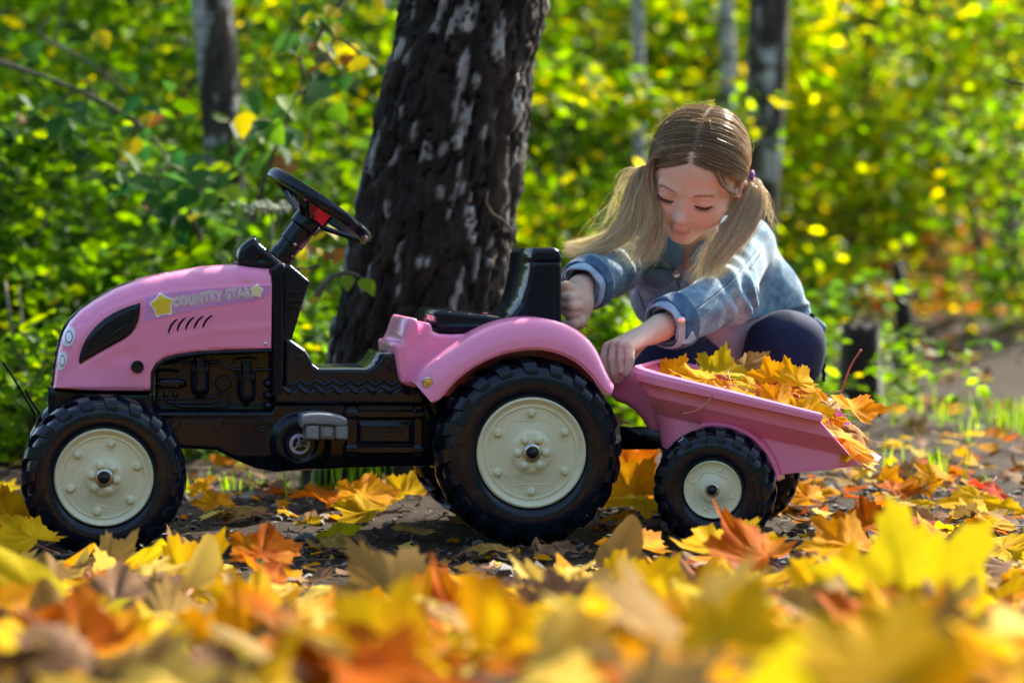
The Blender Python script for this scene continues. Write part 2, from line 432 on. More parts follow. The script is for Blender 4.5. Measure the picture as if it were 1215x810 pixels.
# ---- front bumper and engine bay
relief('front_bumper', [(57, 459), (182, 464), (184, 487), (200, 489), (200, 522), (64, 520), (57, 500)], 0.112, 0.29, BLACK, tractor, 5, 4)
bay_out = [(184, 487), (184, 440), (189, 431), (200, 425), (240, 417), (323, 413), (323, 487)]
bay, bs_ = relief('engine_panel', bay_out, 0.118, 0.20, BLACK, tractor, 3, 1.5, feat=gauss_line([(190, 484), (319, 484)], 2, 1.5))
rim_p = [(180.6, 465), (181, 441), (186.5, 431.5), (196.5, 425.5), (212, 421.3), (235, 418.3), (265, 416.3), (322, 414.8)]
mb = MB(); mb.tube([T(p[0], p[1] + 1.2, .097) for p in rim_p], 0.0032, 8); mb.build('panel_trim', BLACK, tractor)
UP = np.array([0, 0, 1.0]); VD = np.array([0, -1.0, 0])
def canister(cx, ytop, ybot, rpx, capy):
    v = 0.112; mb = MB(); P = lambda y: T(cx, y, v); k = MM
    prof = []
    y0 = P(ybot)[2]
    for y, r in ((ybot + 3, .25), (ybot + 1, .3), (ybot, .45), (ybot - 3, .8), (ybot - 8, .97), (ybot - 12, 1.0), (capy + 6, 1.0), (capy + 5.5, 1.18), (capy, 1.18), (capy - .8, 1.05), (capy - 1, .55), (ytop + 4, .5), (ytop + 3.5, .62), (ytop, .6), (ytop - .5, .2)):
        prof.append((r * rpx * k, P(y)[2] - y0))
    b = P(ybot); mb.lathe(prof, (b[0], v, y0), UP, 28)
    for i in range(14):
        a = 2 * math.pi * i / 14; mb.box((b[0] + math.cos(a) * rpx * 1.19 * k, v + math.sin(a) * rpx * 1.19 * k, P(capy + 3)[2]), (.0012, .0012, 2.6 * k))
    mb.build('filter_canister', BLACK, tractor)
canister(237.5, 424, 470, 11.2, 434)
canister(292.5, 429, 478, 11.0, 443)
def pipe(pts, r=1.5, v=.114): mb = MB(); mb.tube([T(p[0], p[1], v) for p in chaik_open(pts)], r * MM, 8); mb.build('pipe', BLACK, tractor)
def chaik_open(P, times=2):
    P = [np.array(p, float) for p in P]
    for _ in range(times):
        Q = [P[0]]
        for a, b in zip(P[:-1], P[1:]): Q += [a * .75 + b * .25, a * .25 + b * .75]
        Q.append(P[-1]); P = Q
    return P
pipe([(216, 429.5), (258, 429.5), (265, 431), (272, 438.5), (322, 438.5)], 1.6, .113)
pipe([(186, 473), (255, 473), (261, 464)], 1.4); pipe([(195, 465), (198, 476), (204, 478), (260, 478), (264, 465)], 1.4); pipe([(208, 465), (208, 480), (214, 482.5), (266, 482.5), (273, 479), (271, 465)], 1.4)
pipe([(277, 432), (280, 425), (303, 424), (309, 431)], 1.2)
for x0, x1, y in ((214, 224, 429.5), (248, 257, 429.5), (275, 284, 438.5), (303, 313, 438.5)):
    mb = MB(); mb.tube([T(x0, y, .113), T(x1, y, .113)], 2.4 * MM, 10); mb.build('pipe_coupling', BLACK, tractor)
for x in (197, 208):
    mb = MB(); mb.lathe([(1.5 * MM, 0), (3.2 * MM, .003), (3.2 * MM, .008), (1.5 * MM, .011)], T(x, 472, .116), UP, 12); mb.build('pipe_coupling', BLACK, tractor)
for cx, cy_, r in ((264.5, 454.5, 9.5),):
    mb = MB(); mb.lathe([(r * MM, -.003), (r * MM, .006), (r * .85 * MM, .008), (r * .55 * MM, .008), (r * .5 * MM, .005), (r * .3 * MM, .005), (r * .28 * MM, .008), (.0001, .0085)], T(cx, cy_, .118), VD, 28); mb.build('fuel_cap', BLACK, tractor)
mb = MB(); mb.lathe([(9 * MM, 0), (9.3 * MM, 21 * MM), (10.3 * MM, 21.5 * MM), (10.3 * MM, 26 * MM), (3 * MM, 26.5 * MM)], T(186, 433.5, .125), (1, 0, 0), 24); mb.build('air_filter', BLACK, tractor)
relief('cylinder_head', chaikin([(185, 449), (214, 449), (221, 451), (221, 459), (214, 461), (185, 461)], 1), .111, .13, BLACK, tractor, 2.5, 2.5)
for x in (188, 214): mb = MB(); mb.ball(T(x, 455, .111), 2.6 * MM, 10); mb.build('bolt', BLACK, tractor)
for y in (455, 469, 481): mb = MB(); mb.ball(T(318, y, .112), np.array([6, 6, 5.6]) * MM, 14); mb.build('bellows_ring', BLACK, tractor)

# ---- lower chassis with pedal boss
low_out = [(184, 487), (322, 487), (326, 478), (505, 478), (522, 500), (522, 553), (460, 554), (363, 558), (329, 560.5), (303, 556), (280, 546), (257, 534), (219, 532), (184, 530)]
def low_feat(Q):
    d = np.hypot(Q[:, 0] - 356, Q[:, 1] - 526)
    h = 9 * np.clip((37 - d) / 9, 0, 1) - 5 * np.clip((22 - d) / 5, 0, 1)
    def rect(x0, x1, y0, y1, hh): return hh * np.clip(np.minimum(np.minimum(Q[:, 0] - x0, x1 - Q[:, 0]), np.minimum(Q[:, 1] - y0, y1 - Q[:, 1])) / 1.5 + .5, 0, 1)
    fr = np.maximum.reduce([rect(410, 424, 481, 541, 5), rect(490, 501, 481, 541, 5), rect(408, 503, 487, 496, 6.5), rect(408, 503, 529, 538, 6.5), rect(427, 487, 502, 525, 2.2)])
    h = np.maximum(h, fr)
    h += gauss_line([(186, 492), (316, 492)], 2.2, 1.2)(Q)
    h += -6 * np.clip((Q[:, 1] - 541) / 14, 0, 1)
    return h
lower, ls = relief('lower_chassis', low_out, 0.108, 0.292, BLACK, tractor, 2.0, 4, feat=low_feat)
for cc, rr_ in (((208, 502), 5.6), ((259, 502), 5.6), ((312, 503), 8.6), ((312, 503), 4.5)):
    p = ls(*cc); mb = MB(); a = np.linspace(0, 2 * math.pi, 28, endpoint=False); mb.tube([p + np.array([math.cos(t), 0, math.sin(t)]) * rr_ * MM for t in a], 1.0 * MM, 6, closed=True); mb.build('moulded_ring', BLACK, tractor)
for k_ in range(6):
    p = ls(312, 503); a = k_ * math.pi / 3; d_ = np.array([math.cos(a), 0, math.sin(a)]); mb = MB(); mb.tube([p + d_ * 4.5 * MM, p + d_ * 8.4 * MM], .8 * MM, 5); mb.build('moulded_rib', BLACK, tractor)
for x0, x1, y in ((438, 472, 507), (434, 480, 512), (440, 470, 517), (220, 247, 502)):
    mb = MB(); mb.tube(ls.n([(x, y + .7 * math.sin(x * 1.1)) for x in np.linspace(x0, x1, 40)]), .7 * MM, 5); mb.build('moulded_line', BLACK, tractor)
hexc = (355, 526)
def hexring(r): return [(hexc[0] + r * math.cos(R_(60 * i + 12)), hexc[1] + r * math.sin(R_(60 * i + 12))) for i in range(6)]
c = ls(*hexc)
mb = MB()
mb.lathe([(12.4 * MM, 0), (12.4 * MM, .006), (11.6 * MM, .0065), (8.8 * MM, .0065), (8.6 * MM, .005)], c, VD, 36, closed=True)
mb.build('crank_ring', HEXPRINT, tractor)
mb = MB(); mb.lathe([(9 * MM, 0), (9 * MM, .0055), (.0001, .0055)], c, VD, 6); mb.build('crank_disc', BLACK, tractor)
for i in range(3):
    a = R_(60 * i * 2 + 20); mb = MB(); p0 = c + np.array([0, -.0062, 0]); mb.tube([p0, p0 + np.array([math.cos(a), 0, -math.sin(a)]) * 9.4 * MM], 1.1 * MM, 6); mb.build('crank_spoke', HEXPRINT, tractor)
mb = MB(); mb.lathe([(4.2 * MM, 0), (4.2 * MM, .01), (3 * MM, .012), (.0001, .012)], c, VD, 16); mb.build('crank_hub', GREY, tractor)
# pedal: crank pin, body, ribbed pad
pedal = empty('pedal'); pedal.parent = tractor
v_ped = 0.045
mb = MB(); mb.tube([c + np.array([0, -.008, 0]), T(363, 522, .07), T(372, 516, .05)], 3.0 * MM, 10); mb.build('crank_pin', STEEL, pedal)
relief('pedal_pad', chaikin([(357, 497), (360, 491.5), (385, 490), (411, 495), (413, 501), (412, 506), (385, 504), (362, 503), (358, 510)], 1), v_ped - .006, v_ped + .07, GREY, pedal, 1.5, 2.2,
       feat=lambda Q: .8 * np.sin(Q[:, 0] * 2.6) * np.clip((Q[:, 1] - 497) / 2, 0, 1) * np.clip((507 - Q[:, 1]) / 2, 0, 1))
for x0, x1 in ((363, 379), (379.6, 397.5), (398, 413)):
    relief('pedal_block', [(x0, 504), (x1, 504.5), (x1, 520), (x1 - 2, 522), (x0 + 2, 521), (x0, 519)], v_ped - .004 if x0 != 379.6 else v_ped, v_ped + .065, GREY, pedal, 2, 2.2)
mb = MB(); mb.lathe([(6 * MM, -.004), (6 * MM, .004), (5 * MM, .0055), (.0001, .006)], T(388.5, 513, v_ped), VD, 22); mb.build('pedal_button', GREY, pedal)

# ---- footwell side, cowl, dashboard
foot_out = [(325, 480), (325, 462), (337, 456), (338, 400), (346, 404), (362.5, 415.7), (367, 423), (371, 431.5), (379, 437.8), (438, 437.8), (446.4, 431.5), (454.8, 419.5), (476, 419), (500, 465), (507, 480)]
foot, fs = relief('footwell_side', foot_out, 0.104, 0.296, BLACK, tractor, 2.5, 3.0, feat=lambda Q: 3.0 * np.clip((Q[:, 1] - 461 - 2.6 * np.sin(Q[:, 0] * .314)) / 2, 0, 1))
for off, x0, x1, am in ((453.5, 342, 474, 2.8), (462, 330, 496, 3.0)):
    mb = MB(); xs = np.linspace(x0, x1, 110); mb.tube(fs.n(np.stack([xs, off + am * np.sin(xs * .314 + (0 if off < 458 else .8))], 1), 0.0015), 1.7 * MM, 8); mb.build('grip_ridge', BLACK, tractor)
for cc in ((354, 427), (465, 434)):
    mb = MB(); p = fs(*cc); a = np.linspace(0, 2 * math.pi, 24, endpoint=False); mb.tube([p + np.array([math.cos(t), -.0002 / MM / 5, math.sin(t)]) * 5 * MM for t in a], 1.1 * MM, 6, closed=True); mb.build('bolt_ring', BLACK, tractor)
    mb = MB(); mb.lathe([(2.6 * MM, -.001), (2.4 * MM, .0018), (.0001, .002)], p, VD, 14); mb.build('bolt', BLACK, tractor)
cowl_out = [(322.5, 470), (323.5, 335), (321, 318), (332, 312), (345, 314), (369, 334.5), (364, 347), (355, 376), (347, 402), (339, 410), (337, 470)]
cowl, cs = relief('cowl', cowl_out, 0.100, 0.30, BLACK, tractor, 2.2, 2.5, feat=lambda Q: -7 * np.clip((Q[:, 0] - 336.5) / 2.5, 0, 1))
for x in (325.5, 329, 332.5):
    mb = MB(); mb.tube([cs(x, y) for y in np.linspace(327, 466, 12)], 1.3 * MM, 8); mb.build('cowl_rib', BLACK, tractor)
for y0, y1, x in ((345, 349, 352), (355, 358, 351), (362, 365, 350)):
    mb = MB(); mb.box(cs(x, (y0 + y1) / 2, .001), (6 * MM, .002, 1.4 * MM), bev=.0008); mb.build('cowl_louvre', BLACK, tractor)
dash_out = chaikin([(281, 314), (281.5, 302), (286, 292), (294, 285), (303.5, 279.5), (306, 286), (321, 298), (336, 311), (346, 315.5), (366, 332), (340, 336), (322, 319), (296, 319.5)], 1, (4,))
dash, ds = relief('dashboard', dash_out, 0.115, 0.285, BLACK, tractor, 2.2, 8, feat=bump_c((310.5, 308), 3.6, -3))
mb = MB(); mb.ball(ds(310.8, 308.4, -.002), np.array([2.6, 1.2, 2.8]) * MM, 12); mb.build('dash_knob', YELLOW, tractor)

# ---- steering column and wheel
VS = 0.20
steer = empty('steering_wheel'); steer.parent = tractor
P0, P1 = T(332, 306, VS), T(362.5, 266, VS)
ax = (P1 - P0); AL = np.linalg.norm(ax); ax /= AL
mb = MB(); k = MM * 1.05
mb.lathe([(15 * k, -.02), (14.5 * k, .2 * AL), (13 * k, .22 * AL), (13 * k, .42 * AL), (14.8 * k, .44 * AL), (14.8 * k, .86 * AL), (13.5 * k, .88 * AL), (17.5 * k, .9 * AL), (18 * k, 1.1 * AL), (17 * k, 1.2 * AL), (10 * k, 1.24 * AL), (.0001, 1.24 * AL)], P0, ax, 32)
mb.build('steering_column', BLACK, tractor)
mb = MB(); mb.ball(T(349.8, 290.2, VS - 14.6 * k), 2.4 * MM, 10); mb.build('column_screw', STEEL, tractor)
SC = T(379.5, 244, VS); e1 = T(437, 284.5, VS) - T(322, 203.5, VS); SR = np.linalg.norm(e1) / 2 - 4 * MM; e1 /= np.linalg.norm(e1); e2 = np.array([0, 1.0, 0]); sn = np.cross(e2, e1); sn = sn if sn[2] > 0 else -sn
mb = MB(); prof = [(a, b) for a, b in ((-9, -7), (-8.2, 4), (-5, 8.4), (0, 9.6), (5, 8.4), (8.2, 4), (9, -2), (7, -8), (0, -10), (-6, -9.5))]
prof = [(SR + a * k * .78, b * k * .78) for a, b in prof]; prof.append(prof[0])
mb.lathe(prof, SC, sn, 72, closed=True); mb.build('wheel_rim', BLACK, steer)
HB = P0 + ax * AL * 1.16
for an in (0, 120, 240):
    an = R_(an + 8); d = math.cos(an) * e1 + math.sin(an) * e2
    tip = SC + d * (SR - 3 * k) - sn * 6 * k
    for s in (-1, 1):
        sd_ = np.cross(sn, d) * s * 6 * k
        mb = MB(); mb.tube([HB + d * 12 * k + sd_, HB + d * 24 * k + sn * 2 * k + sd_, tip + sd_ * .9], [3.6 * k, 3.2 * k, 3.0 * k], 8); mb.build('spoke', BLACK, steer)
    ct = (HB + d * 20 * k + tip) / 2; dd = tip - HB - d * 14 * k; dd /= np.linalg.norm(dd); sx = np.cross(sn, d); nn = np.cross(dd, sx)
    mb = MB(); mb.box(ct, (12 * k, 6 * k, 1.2 * k), (dd, sx, nn), .0008); mb.build('spoke_web', BLACK, steer)
for an in (60, 180, 300):
    an = R_(an + 8); d = math.cos(an) * e1 + math.sin(an) * e2; sx = np.cross(sn, d)
    mb = MB(); mb.box(HB + d * 10 * k + sn * 10 * k, (7 * k, 10 * k, 9 * k), (d, sx, sn), .002); mb.build('horn_button', RED, steer)
    mb = MB(); mb.tube([HB + d * 14 * k + sx * 10 * k, HB + d * 15 * k + sx * 12 * k + sn * 20 * k], [4 * k, 3 * k], 8); mb.build('hub_post', BLACK, steer)
mb = MB(); mb.lathe([(17 * k, 18 * k), (17 * k, 22 * k), (14 * k, 24 * k), (.0001, 24.5 * k)], HB, sn, 28); mb.build('hub_cap', BLACK, steer)

# ---- seat, fenders, rear body
seat_out = [(515, 372), (518, 368.5), (523, 368), (550, 370.5), (578, 373.5), (593, 375.6), (601, 375.5), (608, 372.5), (618, 360), (624, 342), (628, 322), (630.5, 300), (633.5, 294.5), (658, 293.6), (664.5, 297), (667, 303), (667, 394), (578, 396), (519, 394.5), (516, 386)]
def seat_feat(Q):
    h = gauss_line([(630, 311), (648, 310.5), (667, 311)], 1.4, -2.2)(Q)
    h += gauss_line([(519, 386), (580, 388), (612, 381), (626, 358), (634, 318)], 1.5, 1.2)(Q)
    h += -2.0 * np.clip((Q[:, 1] - 388) / 3, 0, 1) * (Q[:, 0] < 590)
    h += 3.0 * np.clip((311 - Q[:, 1]) / 3, 0, 1)
    h += gauss_line([(655, 318), (656, 390)], 1.5, -1.8)(Q)
    return h
seat, ss = relief('seat', seat_out, 0.102, 0.298, BLACK, tractor, 2.4, 5.0, feat=seat_feat)
br_out = [(468, 412), (470, 408), (476, 407), (485, 381), (488, 377.5), (493, 377.5), (496.5, 381), (498, 399), (503, 384), (507, 382.5), (512, 384.5), (514, 396), (546, 397.5), (640, 390), (640, 430), (560, 430), (530, 446), (497, 461), (478, 456), (474, 450)]
def br_feat(Q): return gauss_line([(478, 411), (484, 430), (480, 452)], 3, 1.2)(Q) + gauss_line([(497, 400), (490, 416)], 2.5, -2)(Q) + gauss_line([(515, 400), (505, 415)], 2.5, 1.4)(Q)
rear, rs = relief('rear_body', chaikin(br_out, 1, (13, 14)), 0.088, 0.312, PINK, tractor, 2.8, 3, feat=br_feat)
relief('rear_axle_housing', [(500, 450), (560, 425), (700, 425), (700, 560), (515, 556)], 0.125, 0.275, BLACK, tractor, 8, 4)
mb = MB(); mb.tube([np.array([T(577, 365, .29)[0] + i * .006, .268 + .02 * math.cos(i), T(577, 368, .29)[2]]) for i in range(2)], .006, 8); 
f_out = [(492, 455), (498, 442), (512.6, 430), (530, 418), (548, 406), (566, 394.4), (589.6, 384), (613, 378.5), (637, 377), (652, 378.6), (667, 382.3), (680, 388), (691, 395), (700, 403.5), (706, 411), (711, 421), (715, 431), (719, 441), (724, 449.5), (727, 455)]
f_in = [(511, 476.5), (520, 474), (527, 464), (535, 454), (548, 441.9), (560, 433.5), (572, 427), (595.6, 416.7), (625, 411.6), (640, 411.8), (655, 413.7), (668, 418), (681.5, 424), (692, 432), (702, 441.9), (709, 450), (714, 458), (718, 464), (722, 467.5), (725.5, 468)]
def res_open(P, n):
    P = np.asarray(P, float); s = np.r_[0, np.cumsum(np.linalg.norm(np.diff(P, axis=0), axis=1))]; t = np.linspace(0, s[-1], n)
    return np.stack([np.interp(t, s, P[:, i]) for i in range(P.shape[1])], 1)
def smooth_open(P, it=3):
    P = P.copy()
    for _ in range(it): P[1:-1] = P[1:-1] * .5 + (P[:-2] + P[2:]) * .25
    return P
NS = 60
A_ = smooth_open(res_open(f_out, NS), 4); B_ = smooth_open(res_open(f_in, NS), 4)
def make_fender(mirror):
    V = []; F = []; K = 9
    va, vb, vc = 0.004, 0.028, 0.118
    for i in range(NS):
        pin = T(B_[i, 0], B_[i, 1], va); pou = T(A_[i, 0], A_[i, 1], vb)
        sec = [pin + (np.array([0, 0.006, 0]))]
        for q in range(K):
            a = q / (K - 1) * math.pi / 2
            w = 0.12 * (q / (K - 1)) + .88 * math.sin(a)
            sec.append(np.array([pin[0] + (pou[0] - pin[0]) * w, va + (vb - va) * (1 - math.cos(a)), pin[2] + (pou[2] - pin[2]) * w]))
        sec.append(np.array([pou[0], .06, pou[2] + .001])); sec.append(np.array([pou[0], vc, pou[2] + .001]))
        sec.append(np.array([pin[0], vc, pin[2]]))
        # inner return: a shell 4 mm thick
        cen = np.array([T(631, 538, .05)[0], 0, .1445])
        sec2 = []
        for p in sec[::-1][1:]:
            d = np.array([cen[0] - p[0], 0, cen[2] - p[2]]); d /= np.linalg.norm(d); sec2.append(p + d * .004 + np.array([0, .004 if p[1] < .03 else -.0045 if p[1] > .11 else 0, 0]))
        V += sec + sec2
    M = len(V) // NS
    for i in range(NS - 1):
        for j in range(M):
            F.append([i * M + j, i * M + (j + 1) % M, (i + 1) * M + (j + 1) % M, (i + 1) * M + j])
    F.append(list(range(M))); F.append([(NS - 1) * M + j for j in range(M)][::-1])
    V = np.array(V)
    if mirror: V[:, 1] = 0.40 - V[:, 1]
    o = obj('fender', V, F, PINK, tractor, True, None)
    bm = bmesh.new(); bm.from_mesh(o.data); bmesh.ops.recalc_face_normals(bm, faces=bm.faces); bm.to_mesh(o.data); bm.free(); o.data.set_sharp_from_angle(angle=R_(35)); return o
fender = make_fender(False); make_fender(True)
relief('fender_inner_wall', [(520, 470), (548, 438), (572, 423), (600, 412), (640, 408), (668, 414), (695, 430), (716, 460), (700, 470), (560, 470)], .114, .122, PINK, tractor, 6, 1)
cc = T(507, 453.5, .012)
mb = MB(); mb.lathe([(6.4 * MM, -.004), (6.4 * MM, .004), (5.4 * MM, .006), (4 * MM, .006)], cc, VD, 22); o_ = mb.build('reflector_bezel', STEEL, tractor)
mb = MB(); mb.ball(cc + np.array([0, -.005, 0]), np.array([4.2, 2.4, 4.2]) * MM, 14); mb.build('reflector', ORANGE_LENS, tractor)

# ---- wheels
def make_wheel(name, R, wid, rim_r, lugs, bolts, inner_bolts, cone=False):
    """wheel with its outer face at local y = 0, axle along y"""
    root = empty(name)
    mb = MB(); AX = np.array([0, 1.0, 0])
    t = R - rim_r
    base = [(rim_r * .97, .016), (rim_r * 1.0, .008), (rim_r + t * .10, .003), (rim_r + t * .28, .0005), (rim_r + t * .5, .001), (rim_r + t * .68, .004), (rim_r + t * .80, .009), (rim_r + t * .88, .016), (rim_r + t * .91, wid * .3), (rim_r + t * .92, wid * .5)]
    prof = base + [(r, wid - h) for r, h in base[::-1][1:]]
    mb.lathe(prof, (0, 0, 0), AX, 96, closed=True)
    # raised lugs, alternating sides
    for side in (0, 1):
        for i in range(lugs):
            a0 = 2 * math.pi * (i + .5 * side) / lugs; da = 2 * math.pi / lugs
            path = [(rim_r + t * .60, .0025, 0), (rim_r + t * .72, .0052, .02), (rim_r + t * .83, .0095, .06), (rim_r + t * .905, .0165, .13), (rim_r + t * .945, wid * .32, .28), (rim_r + t * .95, wid * .56, .52)]
            hh = [.0008, .0036, .0052, .0062, .0062, .0058]
            wl_ = [.50, .60, .60, .52, .42, .36]
            V = []
            for (r, h, sk), ht, w in zip(path, hh, wl_):
                nr, nh = ((.35, -.94) if h < .009 else (.75, -.66) if h < .012 else (.95, -.3) if h < .02 else (1, 0))
                ca = a0 + sk * da * 1.3
                for (s, lift) in ((-1, 0), (-.82, 1), (.82, 1), (1, 0)):
                    an = ca + s * w * da * .5; rr = r + nr * ht * lift - (0 if lift else .001); yy = h + nh * ht * lift + (0 if lift else .0015)
                    yy = yy if side == 0 else wid - yy
                    V.append((rr * math.cos(an), yy, rr * math.sin(an)))
            F = []
            for q in range(len(path) - 1):
                for k_ in range(3): F.append([q * 4 + k_, q * 4 + k_ + 1, q * 4 + 5 + k_, q * 4 + 4 + k_])
            F.append([0, 1, 2, 3]); e = (len(path) - 1) * 4; F.append([e, e + 1, e + 2, e + 3])
            mb.add(V, F)
    # small moulded marks on the side wall
    for i in range(lugs * 2):
        a0 = 2 * math.pi * (i + .3) / (lugs * 2); r = rim_r + t * (.43 + .05 * math.sin(i * 2.3)); d = np.array([math.cos(a0), 0, math.sin(a0)]); tt = np.array([-math.sin(a0), 0, math.cos(a0)])
        mb.box(d * r + np.array([0, .0004, 0]), (.0012, .0008, .004), (d * .8 + tt * .6, AX, tt), .0003)
    tyre = mb.build('tyre', TYRE, root, 38)
    mb = MB(); r = rim_r * 1.005
    if cone: prof = [(r, .012), (r * .985, .004), (r * .95, .0025), (r * .92, .004), (r * .88, .0045), (r * .84, .0055), (r * .45, .0050), (r * .40, .0022), (r * .24, .0018), (r * .2, .004), (.0001, .004)]
    else: prof = [(r, .014), (r * .985, .005), (r * .955, .0035), (r * .92, .005), (r * .89, .0085), (r * .855, .0095), (r * .835, .0085), (r * .815, .0085), (r * .80, .0105), (r * .42, .0108), (r * .375, .0085), (r * .345, .0055), (r * .33, .005), (r * .12, .005), (.0001, .005)]
    mb.lathe(prof, (0, 0, 0), AX, 72); rim = mb.build('rim', CREAM, root, 50)
    d0 = .0105
    for i in range(bolts):
        a0 = 2 * math.pi * i / bolts + R_(90); c = np.array([math.cos(a0) * r * .70, .0108 if not cone else .0052, math.sin(a0) * r * .70])
        mb = MB(); mb.lathe([(.0075, .001), (.0068, -.002), (.0052, -.0035), (.0048, -.006), (.0036, -.0078), (.0001, -.0084)] if not cone else [(.003, .001), (.0025, -.0012), (.0001, -.0016)], c, AX, 16); mb.build('wheel_bolt', CREAM, rim)
    for i in range(inner_bolts):
        a0 = 2 * math.pi * (i + .5) / inner_bolts + R_(90); c = np.array([math.cos(a0) * r * .255, .005, math.sin(a0) * r * .255])
        mb = MB(); mb.lathe([(.0072, .001), (.0062, -.003), (.004, -.0048), (.0001, -.0052)], c, AX, 16); mb.build('hub_bolt', CREAM, rim)
    # raised scalloped line on the disc
    n_s = bolts if not cone else 4
    if n_s:
        a = np.linspace(0, 2 * math.pi, 161)[:-1]; rr = r * (.66 - .10 * np.abs(np.cos(a * n_s / 2)))
        mb = MB(); mb.tube(np.stack([rr * np.sin(a), np.full_like(a, .0112 if not cone else .0056), rr * np.cos(a)], 1), .0011, 6, closed=True); mb.build('disc_rib', CREAM, rim)
    mb = MB(); s = 1.0 if not cone else .82
    mb.lathe([(.0135 * s, .006), (.0135 * s, .0005), (.0115 * s, -.001), (.0105 * s, -.001), (.010 * s, .001)], (0, 0, 0), AX, 28, closed=True); mb.build('washer', STEEL, rim)
    mb = MB(); mb.lathe([(.0085 * s, .006), (.0085 * s, -.002), (.0075 * s, -.006), (.0045 * s, -.0085), (.0001, -.009)], (0, 0, 0), AX, 20); mb.build('axle_cap', BLACK, rim)
    return root
def children(o): return [c for c in bpy.data.objects if c.parent is o]
def copy_tree(o, parent=None):
    ch = KIDS.get(o.name)
    c = o.copy(); COL.objects.link(c); c.parent = parent
    for k_ in ch or []: copy_tree(k_, c)
    return c
KIDS = {}
def index_kids():
    KIDS.clear()
    for o in bpy.data.objects:
        if o.parent: KIDS.setdefault(o.parent.name, []).append(o)
def put_wheel(wh, px, py, v, spin, parent, flip=False):
    p = T(px, py, v); wh.parent = parent; wh.location = p.tolist()
    wh.rotation_euler = (0, R_(spin), math.pi if flip else 0); return p
wr = make_wheel('rear_wheel', .1445, .092, .0865, 20, 6, 6)
pr = put_wheel(wr, 631.6, 537.3, 0.0, 0, tractor)
wf = make_wheel('front_wheel', .1205, .075, .0745, 19, 6, 6)
pf = put_wheel(wf, 123.5, 567, 0.02, 12, tractor)
index_kids()
w2 = copy_tree(wr, tractor); w2.location = (pr[0], .40, pr[2]); w2.rotation_euler = (0, .3, math.pi)
w3 = copy_tree(wf, tractor); w3.location = (pf[0], .38, pf[2]); w3.rotation_euler = (0, .5, math.pi)
mb = MB(); mb.tube([(pr[0], .01, pr[2]), (pr[0], .39, pr[2])], .006, 12); mb.build('rear_axle', STEEL, tractor)
mb = MB(); mb.tube([(pf[0], .03, pf[2]), (pf[0], .37, pf[2])], .006, 12); mb.box((pf[0], .2, pf[2]), (.03, .09, .022), bev=.006); mb.build('front_axle', BLACK, tractor)
mb = MB(); h0 = T(700, 520, .2); h1 = T(780, 525, .2); mb.tube([h0, (h0 + h1) / 2 + np.array([0, 0, -.004]), h1], .011, 12); mb.build('tow_hitch', BLACK, tractor)
# ================================================================= toy trailer
PSI_T = R_(-13.0); hubp = (844.8, 581.4)
TR_O = W(*hubp, -0.036); TR_O[2] = 0.0
FRAME[:] = [TR_O, np.array([math.cos(PSI_T), math.sin(PSI_T), 0]), np.array([-math.sin(PSI_T), math.cos(PSI_T), 0])]
trailer = empty('toy_trailer', TR_O, PSI_T)
tag(trailer, 'pink plastic toy trailer heaped with autumn leaves behind the tractor', 'toy trailer')
VM = 0.195                      # middle plane of the trailer
# level lines of the near wall, from the inner rim down: (front point, rear point, v)
LV = [((756, 437.5), (972, 492.5), .060), ((752, 435.5), (974, 491), .042), ((747, 436.5), (976, 492.5), .032), ((745, 441), (977, 495), .030),
      ((748, 450), (974, 499.5), .031), ((752, 451.5), (974, 500.5), .046), ((757, 466), (990, 519), .050), ((773, 490), (1010, 541.5), .084), ((780, 531), (925, 562), .080)]
def level(lv, k=26, ka=9, rc=.055):
    (a, b, v) = lv; F = T(a[0], a[1], v); B = T(b[0], b[1], v)
    d = (B - F)[[0, 2]]; sl = d[1] / d[0]
    pts = [B + (F - B) * t for t in np.linspace(0, 1, k)]
    pts[-1] = F.copy()
    # F is where the corner arc ends in plan: front line lies at u = F.u
    rcv = min(rc, VM - v - .01)
    start = F[0] + rcv; pts = [B + (np.array([start, v, F[2] + sl * rcv]) - B) * t for t in np.linspace(0, 1, k)]
    for q in range(1, ka + 1):
        an = q / ka * math.pi / 2; u = F[0] + rcv * (1 - math.sin(an)); vv = v + rcv * (1 - math.cos(an))
        pts.append(np.array([u, vv, F[2] + sl * (u - F[0])]))
    return pts
V = []; F = []
loops = []
for lv in LV:
    near = level(lv); far = [np.array([p[0], 2 * VM - p[1], p[2]]) for p in near[::-1]]
    loops.append(near + far)
M = len(loops[0])
for lp in loops: V += lp
for i in range(len(loops) - 1):
    for j in range(M - 1): F.append([i * M + j, i * M + j + 1, (i + 1) * M + j + 1, (i + 1) * M + j])
e = (len(loops) - 1) * M
for j in range(M // 2 - 1): F.append([e + j, e + j + 1, e + M - 2 - j, e + M - 1 - j])
# tail: the floor runs on to a lip
tail = []
for (px, py, v) in ((1021, 551, .084), (1033, 557, .088)):
    p = T(px, py, v); tail.append(len(V)); V.append(p); tail.append(len(V)); V.append(np.array([p[0], 2 * VM - p[1], p[2]]))
a7, b7 = 7 * M, 7 * M + M - 1
F += [[a7, e, tail[0]], [b7, tail[1], e + M - 1], [e, e + M - 1, tail[1], tail[0]], [tail[0], tail[1], tail[3], tail[2]]]
tub = obj('tub', V, F, PINK, trailer, True, None)
bm = bmesh.new(); bm.from_mesh(tub.data); bmesh.ops.recalc_face_normals(bm, faces=bm.faces); bm.to_mesh(tub.data); bm.free()
sm = tub.modifiers.new('shell', 'SOLIDIFY'); sm.thickness = .0035; sm.offset = 0
bv = tub.modifiers.new('bev', 'BEVEL'); bv.width = .0035; bv.segments = 3; bv.limit_method = 'ANGLE'; bv.angle_limit = R_(22)
tub.data.set_sharp_from_angle(angle=R_(50))
